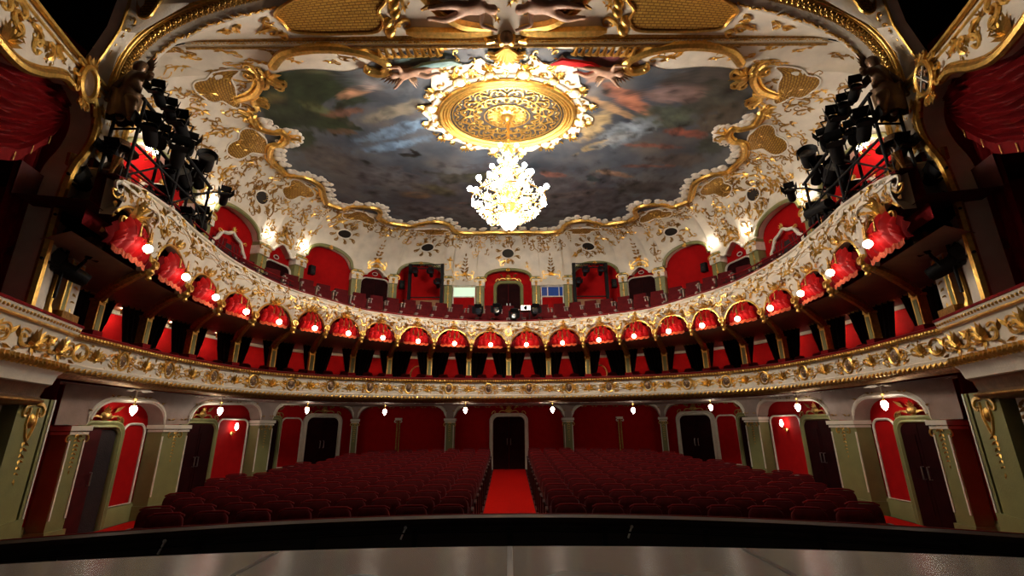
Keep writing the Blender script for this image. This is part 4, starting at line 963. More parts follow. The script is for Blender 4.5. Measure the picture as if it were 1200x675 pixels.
# control booth windows between the pilasters
DNw = 0
for sx, nm, gm in ((-1, 'left', 'skyl'), (1, 'right', 'bluel')):
    DNw += 1; p = GW.p(sx*1.93, .12, 7.42); t = thing('window_%d' % DNw, 'small booth window glowing %s in the gallery wall, %s of the centre arch' % ('pale green' if sx < 0 else 'blue', nm), 'window', tuple(p), GW.ang(sx*1.93)); t['kind'] = 'structure'
    b = MB(); b.box((0, 0, .22), (.96, .02, .44)); b.build('pane', gm, t, False)
    b = MB(); 
    for x in ((-.48, .48) if sx < 0 else (-.48, -.2, .3, .48)): b.box((x, -.02, .22), (.035, .05, .46))
    b.box((0, -.03, -.01), (1.0, .08, .05)); b.box((0, -.02, .45), (1.0, .05, .04)); b.build('window_frame', 'creamr', t, False)
    b = MB(); b.box((0, -.02, -.55), (.90, .06, 1.0)); b.build('red_panel', 'red', t, False)
    b = MB()
    for x in (-.48, .48): b.box((x, -.04, -.55), (.05, .08, 1.05))
    b.build('panel_frame', 'creamr', t, False)
    b = MB(); b.box((0, -.03, .66), (1.06, .12, .40)); b.build('cartouche_field', 'creamr', t, False)
    b = MB(); mm = lambda u, v, h: (u, -.10-h, v); fan(b, mm, 0, .72, PI/2, .34, 7, 2.6); dome(b, mm, 0, .70, .10, .07)
    for q_ in (-1, 1): scroll(b, mm, q_*.1, .66, PI/2-q_*1.4, .62, .035, q_); scroll(b, mm, q_*.1, .80, PI/2-q_*1.0, .55, .03, -q_); fan(b, mm, q_*.35, .55, -PI/2, .14, 3, 1.6)
    b.build('gilded_cartouche', 'gold', t)
# small wall speakers
for sx, nm in ((-1, 'left'), (1, 'right')):
    for s0, z, lab in ((8.35, 7.9, 'in the wide third arch'), (4.62, 7.95, 'beside the spotlight frame')):
        p = GW.p(sx*s0, .14, z); t = thing('wall_speaker', 'small black loudspeaker on the red gallery wall %s, %s' % (lab, nm), 'speaker', tuple(p), GW.ang(sx*s0), 'wall speakers of the gallery')
        b = MB(); b.box((0, 0, 0), (.22, .18, .36), 0, .95); b.build('cabinet', 'black', t, False)
        b = MB(); b.lathe([(.075, 0), (.07, .012), (.02, .016)], n=14); o = b.build('cone', 'lobe', t); o.rotation_euler = (PI/2, 0, 0); o.location = (0, -.092, -.05)
        b = MB(); b.bar((0, .05, 0), (0, .14, .02), .02); b.build('bracket', 'black', t)
# ------------------------------------------------------------------ spotlights
def spot_parts(t, k=1.0, doors=True):
    b = MB(); b.lathe([(.02, -.20), (.09, -.19), (.105, -.10), (.105, .12), (.12, .14), (.12, .17), (.10, .18)], n=12)
    o = b.build('housing', 'black', t); o.rotation_euler = (PI/2, 0, 0)
    b = MB(); b.lathe([(.0, .165), (.06, .172), (.10, .165)], n=14); b.build('lens', 'lens', o)
    if doors:
        b = MB()
        for dx, dz in ((1, 0), (-1, 0), (0, 1), (0, -1)):
            c = np.array((dx*.155, -.25, dz*.155)); n_ = np.array((dx, 0, dz)); U = np.array((dz, 0, dx))*.13; W = np.array((dx*.04, -.075, dz*.04)); b.obox(c, U, W, n_*.004)
        b.build('barn_doors', 'black', t, False)
    b = MB(); b.tube([(-.135, 0, 0), (-.135, 0, .19), (0, 0, .22), (.135, 0, .19), (.135, 0, 0)], .014, 5); b.bar((0, 0, .21), (0, 0, .30), .018, 6); b.box((0, 0, .31), (.06, .07, .06)); b.build('yoke', 'black', t)
spot0 = None
def spotlight(p, rz, label, tilt=-.5, scale=1., group='spotlights on the balcony rigs', cat='spotlight'):
    global spot0
    if spot0 is None: spot0 = thing('spotlight', label, 'spotlight', tuple(p), rz, group); spot_parts(spot0); s_ = spot0
    else: s_ = dup(spot0, tuple(p), rz, label)
    s_['group'] = group; s_.rotation_euler = (tilt, 0, rz); s_.scale = (scale,)*3; return s_
def par_can(p, rz, label, tilt, scale, group):
    t = thing('fan_spotlight', label, 'spotlight', tuple(p), rz, group); t.rotation_euler = (tilt, 0, rz); t.scale = (scale,)*3
    b = MB(); b.lathe([(.05, -.26), (.13, -.24), (.15, -.1), (.16, .12), (.21, .2), (.20, .21), (.15, .14)], n=14); o = b.build('housing', 'black', t); o.rotation_euler = (PI/2, 0, 0)
    b = MB(); b.lathe([(0, .12), (.15, .13)], n=14); o = b.build('lens', 'lens', t); o.rotation_euler = (PI/2, 0, 0)
    b = MB(); b.tube([(-.20, 0, 0), (-.20, 0, .24), (0, 0, .27), (.20, 0, .24), (.20, 0, 0)], .016, 5); b.bar((0, 0, .26), (0, 0, .36), .02, 6); b.build('yoke', 'black', t)
# rigs standing on the upper balcony beside the stage
RIG = [(6.91, 7.74, 0), (7.28, 7.66, 0), (7.66, 7.58, 1), (7.98, 7.42, 0), (8.60, 7.50, 2), (6.95, 6.98, 1), (7.24, 7.06, 0), (7.58, 6.95, 1), (8.30, 6.96, 2), (7.95, 6.72, 0), (8.76, 7.16, 1), (8.70, 6.80, 0), (8.16, 6.20, 1), (8.74, 6.14, 0), (9.88, 7.28, 0), (9.5, 6.46, 1), (6.76, 6.42, 0)]
RIGN = ['topmost lamp by the statue', 'second lamp down the sloping beam', 'third lamp down the sloping beam', 'fourth lamp down the sloping beam', 'large round-backed lamp at the far end of the beam', 'lamp at the inner top corner', 'lamp beside the inner post', 'lamp in the middle of the inner field', 'large lamp between the two posts', 'low lamp left of the middle post', 'lamp hugging the outer post', 'lamp at half height of the outer post', 'lowest lamp by the middle post', 'lowest lamp by the outer post', 'lamp on the arm reaching out alone over the gallery', 'lamp just above the handrail', 'lamp closest to the stage wall']
for sx, nm in ((-1, 'left'), (1, 'right')):
    X0 = sx*6.42; t = thing('lighting_rig', 'black tubular lighting frame with a sloping top beam on the %s upper balcony' % nm, 'lighting rig', (X0, 7.9, 5.95), 0, 'lighting frames beside the stage')
    Xq = lambda y: sx*(6.28+.0*y)
    pt = lambda y, z, o=0.: np.array((sx*(6.34+o+.10*(y-6.7)), y, z))
    for y, z0, z1 in ((6.66, 5.86, 7.45), (7.85, 6.08, 7.20), (8.93, 6.08, 7.10)):
        for o in (0, .45):
            b = MB(); b.bar(pt(y, z0, o), pt(y, z1, o), .028, 8); wpart(b, 'post', 'black', t)
    for o in (0, .45):
        b = MB(); b.bar(pt(6.6, 7.48, o), pt(9.0, 7.06, o), .035, 8); wpart(b, 'top_beam', 'black', t)
        b = MB(); b.bar(pt(6.66, 6.62, o), pt(8.95, 6.45, o), .025, 8); wpart(b, 'lower_beam', 'black', t)
    for y0, z0, y1, z1 in ((6.66, 7.3, 7.85, 6.1), (6.66, 6.0, 7.85, 7.0), (7.85, 7.1, 8.93, 6.15), (7.85, 6.1, 8.93, 6.95)):
        b = MB(); b.bar(pt(y0, z0), pt(y1, z1), .018, 6); wpart(b, 'brace', 'black', t)
    for y in (6.66, 7.85, 8.93):
        b = MB(); b.bar(pt(y, 6.9, 0), pt(y, 6.9, .45), .02, 6); wpart(b, 'cross_tie', 'black', t)
    b = MB(); b.bar(pt(8.93, 6.95), pt(9.9, 7.42), .02, 6); wpart(b, 'outrigger', 'black', t)
    q = random.Random(4)
    for k, ((y, z, kind), dn) in enumerate(zip(RIG, RIGN)):
        p = pt(y, z, q.choice((-.12, 0, .2, .38)) if k > 4 else -.02); rz = sx*(-.25-.5*q.random())
        lab = 'black spotlight, %s rig, %s' % (nm, dn)
        if kind == 2: par_can(p, rz, lab, -.35, .95, 'spotlights on the balcony rigs')
        else: spotlight(p, rz, lab, -.25-.4*q.random(), .85 if kind == 0 else 1.1)
# follow-spot tube on the right rig
t = thing('follow_spot', 'long black tube spotlight lying along the right handrail', 'spotlight', (6.55, 8.75, 6.30), 0); b = MB(); b.tube([(.02, -.35, -.0), (.0, .3, .05)], [.11, .10], 14); b.build('housing', 'black', t); b = MB(); b.lathe([(0, 0), (.095, .004)], (0, 0, 0), 14); o = b.build('lens', 'lens', t); o.rotation_euler = (PI/2, 0, 0); o.location = (.02, -.345, 0); b = MB(); b.bar((0, 0, -.3), (0, 0, -.05), .025); b.build('stand', 'black', t)
# frames with two spotlights inside the second arches of the gallery
for sx, nm in ((-1, 'left'), (1, 'right')):
    t = thing('truss_portal', 'black square truss portal carrying spotlights in the gallery arch, %s of the centre' % nm, 'lighting rig', (sx*3.5, 18.35, 5.7), 0, 'gallery truss portals')
    for x in (-4.17, -2.80):
        b = MB(); b.box((sx*x, 18.35, 7.18), (.13, .13, 2.96)); wpart(b, 'post', 'black', t, False)
    b = MB(); b.bar((-4.2*sx, 18.35, 8.64), (-2.78*sx, 18.35, 8.64), .03); b.bar((-4.2*sx, 18.35, 8.46), (-2.78*sx, 18.35, 8.46), .025)
    for k in range(8): b.bar((sx*(-4.17+.17*k), 18.35, 8.46 if k % 2 else 8.64), (sx*(-4.0+.17*k), 18.35, 8.64 if k % 2 else 8.46), .015)
    wpart(b, 'top_truss', 'black', t)
    b = MB(); b.bar((-4.2*sx, 18.35, 7.18), (-2.78*sx, 18.35, 7.18), .03); wpart(b, 'mid_rail', 'black', t)
    b = MB(); b.box((sx*-3.45, 18.5, 6.93), (1.25, .05, .34)); wpart(b, 'tan_board', 'tan', t, False)
    for x, z, lab in ((-3.92, 8.2, 'outer'), (-3.26, 8.18, 'inner'), (-2.95, 7.7, 'low')):
        spotlight((sx*x, 18.25, z), 0, 'small black spotlight hanging in the %s gallery truss portal, %s one' % (nm, lab), -.35, .8, 'spotlights in the gallery portals')
# projectors and lamps clamped to the middle of the upper balcony
PRJ = [(-1.05, 5.95, 'leftmost'), (-.42, 6.0, 'just left of the gallery door'), (.20, 5.80, 'below the gallery door'), (.95, 5.95, 'rightmost')]
for x, z, lab in PRJ:
    spotlight((x, T2.at(x, .15)[1], z-.05), .1*x, 'black spotlight clamped on the middle of the upper balcony, '+lab, -.15, 1.0, 'lamps on the middle of the upper balcony')
t = thing('projector', 'pale boxy projector with a round lens on the middle of the upper balcony', 'projector', (.62, 15.95, 5.62)); b = MB(); b.box((0, 0, .42), (.34, .36, .17)); b.build('body', 'steel', t, False); b = MB(); b.lathe([(.0, .0), (.06, .0), (.065, -.05), (.05, -.06)], n=14); o = b.build('lens', 'black', t); o.rotation_euler = (-PI/2, 0, 0); o.location = (0, -.18, .42)
b = MB()
for x in (-.14, .14): b.bar((x, 0, 0), (x, 0, .34), .02)
b.build('stand', 'black', t)
# ------------------------------------------------------------------ gallery seats
gs0 = None
def gseat(p, rz, lab):
    global gs0
    if gs0 is None:
        gs0 = thing('gallery_chair', lab, 'seat', tuple(p), rz, 'gallery seats')
        b = MB(); b.box((0, .14, .60), (.47, .08, .46), 0, .94); b.build('backrest', 'seatred', gs0)
        b = MB(); b.box((0, .02, .42), (.46, .10, .40), 0, .94); b.build('folded_seat', 'seatred', gs0)
        for x in (-.255, .255):
            b = MB(); b.box((x, .02, .30), (.035, .30, .58)); b.box((x, -.02, .60), (.06, .34, .035)); b.build('arm', 'mauve', gs0)
    else: dup(gs0, tuple(p), rz, lab)
for r_, (off, z, smax) in enumerate(((.66, 5.20, 13.0), (1.45, 5.72, 9.6))):
    n = int(smax*2*1.07/.55)
    for k in range(n):
        s_ = -smax+2*smax*(k+.5)/n
        z_ = z+(zt2(s_)-5.54)*.9
        a = T2.at(s_, off); j = (k+1) if s_ < 0 else n-k
        gseat((a[0], a[1], z_), T2.ang(s_), 'dark red folding gallery seat, %s row, number %d from the %s end' % (ORD[r_+1], j, 'left' if s_ < 0 else 'right'))
# bare bulbs with gilt brackets on the gallery capitals
gl0 = None
for s0, z, lab in ((8.98, 8.60, 'fifth pilaster'), (10.72, 8.42, 'sixth pilaster'), (13.55, 8.28, 'seventh pilaster'), (16.0, 8.25, 'stage end')):
    for sg in (-1, 1):
        for d in ((-.10, .10) if s0 > 15 else (0,)):
            a = GW.at(sg*s0+d, -.22); l_ = 'bright bare bulb on the gallery capital at the %s, %s%s' % (lab, 'left' if sg < 0 else 'right', '' if d == 0 else (', inner of two' if (d < 0) == (sg > 0) else ', outer of two'))
            if gl0 is None:
                gl0 = thing('gallery_bulb', l_, 'lamp', (a[0], a[1], z), GW.ang(sg*s0), 'bulbs on the gallery capitals')
                b = MB(); b.ell((0, 0, 0), (.055, .055, .07), 10, 6); b.build('bulb', 'glassg', gl0)
                b = MB(); b.tube([(0, 0, -.06), (0, .02, -.14), (0, .22, -.18)], [.03, .02, .02], 6); b.build('bracket', 'gold', gl0)
            else: dup(gl0, (a[0], a[1], z), GW.ang(sg*s0), l_)
# draped white framed loges in the gallery arches beside the stage
for sx, nm in ((-1, 'left'), (1, 'right')):
    for s0, z0, lab in ((12.1, 6.0, 'farther'), (15.2, 5.9, 'nearer the stage')):
        a = GW.at(sx*s0, .16); t = thing('draped_loge', 'red draped loge under a white scrolled pediment, %s gallery, %s' % (nm, lab), 'loge', (a[0], a[1], z0), GW.ang(sx*s0), 'draped gallery loges')
        b = MB(); P = [(-.75, -.05, 0), (-.75, -.05, 1.35), (-.62, -.06, 1.45), (-.45, -.06, 1.72), (-.2, -.07, 1.78), (0, -.07, 1.9), (.2, -.07, 1.78), (.45, -.06, 1.72), (.62, -.06, 1.45), (.75, -.05, 1.35), (.75, -.05, 0)]
        b.tube([(p_[0], p_[1], p_[2]) for p_ in P], .06, 6); b.build('white_frame', 'creamr', t)
        b = MB(); b.box((0, .0, .75), (1.4, .03, 1.5)); b.build('dark_opening', 'cloth', t, False)
        for q_ in (-1, 1):
            b = MB(); G = []
            for j in range(10):
                v = j/9; G.append([(q_*(.70-.62*(i/16)*(1-.72*sm(0, .9, v))), -.03-.03*math.sin(i*1.5), 1.6-1.5*v) for i in range(17)])
            b.grid(G); b.build('drape', 'velvet', t)
        b = MB(); mm = lambda u, v, h: (u, -.1-h, v); fan(b, mm, 0, 1.9, PI/2, .2, 5, 2)
        for q_ in (-1, 1): scroll(b, mm, q_*.5, 1.7, PI/2-q_*.8, .35, .03, -q_)
        b.build('gilded_crest', 'gold', t)
# ================================================================== CHANDELIER
CX, CY = .03, 10.33
t = thing('chandelier', 'great crystal chandelier with tiers of glowing white globes hanging from the rosette', 'chandelier', (CX, CY, 6.6))
W = lambda x, y, z: (x, y, z)
b = MB(); b.bar((0, 0, 2.2), (0, 0, 3.2), .02, 6)
for k in range(14): b.tube([(.0+.035*math.cos(a), .035*math.sin(a) if k % 2 else 0, 2.3+.065*k+ (.04*math.sin(a*1))) for a in np.linspace(0, 2*PI, 9)], .010, 4)
b.build('chain', 'gold', t)
b = MB(); b.lathe([(.02, 2.3), (.10, 2.24), (.05, 2.15), (.12, 2.0), (.16, 1.85), (.07, 1.7), (.13, 1.5), (.18, 1.25), (.08, 1.05), (.2, .85), (.26, .7), (.1, .55)], n=14); b.build('stem', 'gold', t)
GLB = []
tiers = [(.40, 2.22, 6, .055, .35), (.22, 1.98, 5, .06, .4), (.52, 1.66, 7, .065, .5), (.36, 1.42, 5, .07, .5), (.98, 1.10, 9, .07, .4), (.90, .84, 9, .075, .4), (.55, 1.02, 5, .07, .4), (.66, .50, 9, .068, .3)]
ba = MB()
for ti, (r_, z, n, gr, dz) in enumerate(tiers):
    for k in range(n):
        a = 2*PI*(k+.5*(ti % 2))/n+.1*ti; x, y = r_*math.cos(a), r_*math.sin(a); zz = z+.05*math.sin(k*2.4+ti)
        b = MB(); b.ell((x, y, zz), gr, 8, 6); b.build('globe', 'glassc', t)
        P = [(.08*math.cos(a), .08*math.sin(a), z+.10), (r_*.45*math.cos(a), r_*.45*math.sin(a), z-.18), (r_*.85*math.cos(a), r_*.85*math.sin(a), zz-.17), (x, y, zz-gr)]
        ba.tube(catmull3(P), [.016]*13, 4) if False else ba.tube(P, [.02, .018, .016, .03], 5)
        mm = lambda u, v, h, a=a: ((u)*math.cos(a)-h*math.sin(a), u*math.sin(a)+h*math.cos(a), v); scroll(ba, mm, r_*.5, z-.14, 1.1, .30, .016, -1); leaf(ba, mm, r_*.75, z-.15, 1.2, .14, .06)
for r_, z in ((.93, .93), (.62, .55), (.50, 1.52), (.30, 1.8)): ba.tube([(r_*math.cos(a), r_*math.sin(a), z-.1) for a in np.linspace(0, 2*PI, 41)[:-1]], .022, 5, closed=True)
ba.build('gilded_arms', 'gold', t)
b = MB(); b.lathe([(.02, .0), (.12, .04), (.20, .14), (.235, .28), (.24, .40), (.18, .44)], n=20); cb_ = b.build('crystal_bowl', 'crystal', t)
b = MB(); b.lathe([(.245, .38), (.26, .41), (.245, .44)], n=20); b.lathe([(.01, -.10), (.03, -.07), (.015, -.03), (.05, .0), (.03, .03)], n=10); b.build('bowl_rim', 'gold', cb_)
b = MB()
for r0, z0, r1, z1, n in ((.60, 1.34, .93, .86, 26), (.93, .82, .62, .46, 26), (.36, 1.68, .60, 1.36, 18), (.62, .44, .26, .40, 20)):
    for k in range(n):
        a = 2*PI*k/n
        for f in (.12, .31, .5, .69, .88):
            rr = r0+(r1-r0)*f; z = z0+(z1-z0)*f-.10*math.sin(PI*f); b.ell((rr*math.cos(a), rr*math.sin(a), z), (.016, .016, .026), 5, 3)
b.build('crystal_strings', 'steel', t)
# ================================================================== STALLS SEATS
def seat_parts(t):
    b = MB(); G = []        # upholstered back with a rounded top
    N = 20
    for k in range(9):
        v = k/8; z = .44+.44*v; hw = .245*(1-.18*max(0, (v-.75)/.25)**2); th = .05*(1-.5*v)
        if k in (0, 8): th *= .35; hw *= .93
        y = .16+.06*v; G.append([(hw*math.copysign(abs(math.cos(a))**.35, math.cos(a)), y+th*math.copysign(abs(math.sin(a))**.6, math.sin(a)), z) for a in np.linspace(0, 2*PI, N+1)[:-1]])
    b.grid(G, True); b.add(G[0], [tuple(range(N))[::-1]]); b.add(G[-1], [tuple(range(N))]); b.build('backrest', 'seatred', t)
    b = MB(); G = []        # tipped-up cushion
    for k in range(7):
        v = k/6; z = .34+.30*v; hw = .225; th = .06*math.sin(PI*(.15+.7*v))
        if k in (0, 6): th *= .4; hw *= .95
        G.append([(hw*math.copysign(abs(math.cos(a))**.4, math.cos(a)), -.01+.05*v+th*math.copysign(abs(math.sin(a))**.6, math.sin(a)), z) for a in np.linspace(0, 2*PI, N+1)[:-1]])
    b.grid(G, True); b.add(G[0], [tuple(range(N))[::-1]]); b.add(G[-1], [tuple(range(N))]); b.build('folded_cushion', 'seatred', t)
    for sg in (-1, 1):
        b = MB(); b.box((sg*.268, .05, .29), (.035, .30, .56)); b.box((sg*.268, .05, .02), (.06, .34, .04)); ss_ = b.build('side_standard', 'wood', t, False)
        b = MB(); b.box((sg*.268, -.02, .605), (.052, .36, .045), 0, .9); b.ell((sg*.268, -.20, .60), (.028, .03, .024), 8, 5); b.build('armrest', 'wood', ss_)
    b = MB(); b.tube([(-.235, .235, .86), (-.16, .24, .895), (0, .24, .90), (.16, .24, .895), (.235, .235, .86)], .016, 6); b.build('top_roll', 'velvet', t)  # brighter velvet than the seat: lit top edge put into the colour
seat0 = None
NROW = 15; nseat = 0
XM = [5.55, 5.75, 6.2, 6.55, 6.75, 6.85, 6.9, 6.9, 6.8, 6.7, 6.5, 6.3, 6.1, 5.8, 5.4]
for r_ in range(NROW):
    y0 = 7.6+.745*r_
    for sg in (-1, 1):
        n = int((XM[r_]-.66)/.565)
        for k in range(n):
            x = sg*(.66+.565*(k+.5)+(.0 if r_ % 2 else .0)); y = y0-x*x/40.; rz = -math.atan(x/20.)
            lab = 'red velvet stalls seat, %s row from the pit, %s %s of the aisle' % (ORD[r_+1], ORD[k+1], 'left' if sg < 0 else 'right'); nseat += 1
            if seat0 is None: seat0 = thing('theatre_chair', lab, 'seat', (x, y, fl(y)), rz, 'stalls seats'); seat_parts(seat0)
            else: dup(seat0, (x, y, fl(y)), rz, lab)
# ================================================================== PIT RAIL AND STAGE
yr = lambda x: 5.95-x*x/19.6
t = thing('pit_rail', 'curved dark wooden rail with panels between the stage and the front seats', 'rail', (0, 5.95, -.4))
Xs = np.linspace(-7.2, 7.2, 73)
b = MB(); b.grid([[(x, yr(x)+dy, z) for x in Xs] for dy, z in ((0, -1.2), (0, .88), (.08, .88), (.08, -.3))]); wpart(b, 'panelling', 'pit', t)
b = MB(); b.grid([[(x, yr(x)+dy, z) for x in Xs] for dy, z in ((-.05, .86), (-.07, .90), (-.05, .945), (.10, .955), (.14, .91), (.12, .86), (-.05, .86))]); wpart(b, 'cap', 'pit', t)
b = MB(); b.tube([(x, yr(x)+.12, .95) for x in Xs], .014, 5); wpart(b, 'red_piping', 'velvet', t)
b = MB()
for x in np.arange(-6.6, 6.7, 1.1):
    b.box((x, yr(x)-.012, .2), (.06, .03, 1.3), -math.atan(x/9.8))
wpart(b, 'stiles', 'black', t, False)
b = MB(); b.tube([(x, yr(x)-.06, .80) for x in Xs[6:-6]], .010, 5)
wpart(b, 'wire', 'black', t)
for x in (-1.25, 1.35, -3.6): b = MB(); b.bar((x, yr(x)-.05, .74), (x+.05, yr(x)-.05, .86), .012); b.ell((x+.05, yr(x)-.06, .86), .02, 6, 4); wpart(b, 'metal_catch', 'steel', t)
ys = lambda x: 4.53-x*x/35.
b = MB(); X = np.linspace(-7, 7, 57)
b.grid([[(x, -1.5, .95) for x in X], [(x, 2., .95) for x in X], [(x, ys(x), .95) for x in X], [(x, ys(x)+.03, .93) for x in X], [(x, ys(x)+.03, -1.2) for x in X]])
struct(b.build('stage_floor', 'stage'), 'grey-brown glossy dance floor of the stage apron with a curved front edge', 'stage floor')
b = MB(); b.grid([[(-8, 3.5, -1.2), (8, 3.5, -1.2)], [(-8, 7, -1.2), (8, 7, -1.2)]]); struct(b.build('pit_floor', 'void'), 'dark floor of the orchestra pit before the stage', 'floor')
for k, x in enumerate((-2.0, 0.0, 2.0)):
    b = MB(); b.grid([[(x-.022, y, .952), (x+.022, y, .952)] for y in np.linspace(-1, ys(x)-.01, 8)]); tag(b.build('floor_tape', 'seam'), ['dark tape seam on the stage floor left of the middle', 'dark tape seam on the stage floor along the middle', 'dark tape seam on the stage floor right of the middle'][k], 'tape')
# ================================================================== LAMPS OF THE STALLS
SL = [(-8.15, 10.2, 2.36), (-7.95, 12.95, 2.43), (-6.95, 16.2, 2.56), (-4.44, 16.84, 2.5), (-1.55, 16.75, 2.54)]
sl0 = None
for sg in (-1, 1):
    for k, (x, y, z) in enumerate(SL):
        l_ = 'white flame-shaped lamp hanging under the box tier over the stalls, %s %s of the centre' % (ORD[5-k], 'left' if sg < 0 else 'right')
        if sl0 is None:
            sl0 = thing('stalls_lamp', l_, 'lamp', (sg*-x if sg > 0 else x, y, z), 0, 'hanging lamps over the stalls')
            b = MB(); b.lathe([(.004, -.11), (.03, -.085), (.062, -.02), (.07, .03), (.05, .08), (.03, .095)], n=12); b.build('shade', 'glasss', sl0)
            b = MB(); b.lathe([(.04, .09), (.03, .12), (.012, .15), (.012, .2), (.05, .24)], n=10); b.build('gilded_mount', 'gold', sl0)
            b = MB(); mm = lambda u, v, h: (u, v, .435-h)
            for q_ in range(8): leaf(b, mm, .05*math.cos(q_*PI/4), .05*math.sin(q_*PI/4), q_*PI/4, .26, .10); scroll(b, mm, .1*math.cos(q_*PI/4+.4), .1*math.sin(q_*PI/4+.4), q_*PI/4+.3, .3, .02, 1)
            b.bar((0, 0, .2), (0, 0, .43), .014, 6); b.build('ceiling_rose', 'creamr', sl0)
        else: dup(sl0, (-x if sg > 0 else x, y, z), 0, l_)
for sg in (-1, 1):
    p = PW.p(sg*11.46, -.16, 2.02); t = thing('wall_sconce', 'lit candle-shaped sconce on the red panel of the %s stalls wall' % ('left' if sg < 0 else 'right'), 'lamp', tuple(p), PW.ang(sg*11.46), 'sconces on the stalls walls')
    b = MB(); b.lathe([(.006, -.10), (.04, -.06), (.05, .0), (.035, .08), (.006, .12)], n=10); b.build('shade', 'glasss', t)
    b = MB(); b.tube([(0, 0, -.10), (0, .02, -.17), (0, .14, -.14)], .015, 6); b.lathe([(.05, 0), (.03, .02)], n=10); fan(b, lambda u, v, h: (u, .13-h, v), 0, -.14, -PI/2, .14, 5, 2.); b.build('gilded_arm', 'gold', t)
# ================================================================== STAGE BOXES AND PROSCENIUM
WA = np.array((-6.2, 4.2)); WB = np.array((-7.4, 7.45)); WT = (WB-WA)/np.linalg.norm(WB-WA); WN = np.array((WT[1], -WT[0]))
def mw(m, z, h=0.):
    p = WA+WT*m+WN*h; return np.array((p[0], p[1], z))
def sweep_w(b, m0, m1, prof, n=24, bow=0.):   # prof: [(h, z)]
    b.grid([[mw(m, z, h+bow*math.sin(PI*min(1, max(0, (m-m0)/(m1-m0))))) for m in np.linspace(m0, m1, n)] for h, z in prof])
def topz(m): return float(np.interp(m, [-1, .46, 1.37, 2.2, 2.9, 3.25, 3.5], [7.35, 7.41, 7.49, 7.60, 7.72, 7.86, 7.95]))
OPN = [(2.20, 3.62), (2.18, 4.6), (2.16, 5.4), (2.22, 5.9), (2.42, 6.35), (2.50, 6.75), (2.40, 7.02), (2.14, 7.22), (1.80, 7.20), (1.66, 7.02), (1.42, 7.0), (1.18, 6.86), (.95, 6.68), (.62, 6.50), (.30, 6.45), (-.1, 6.48), (-.6, 6.6), (-1.0, 6.7)]
OPN = [tuple(p) for p in catmull(OPN, 4)]
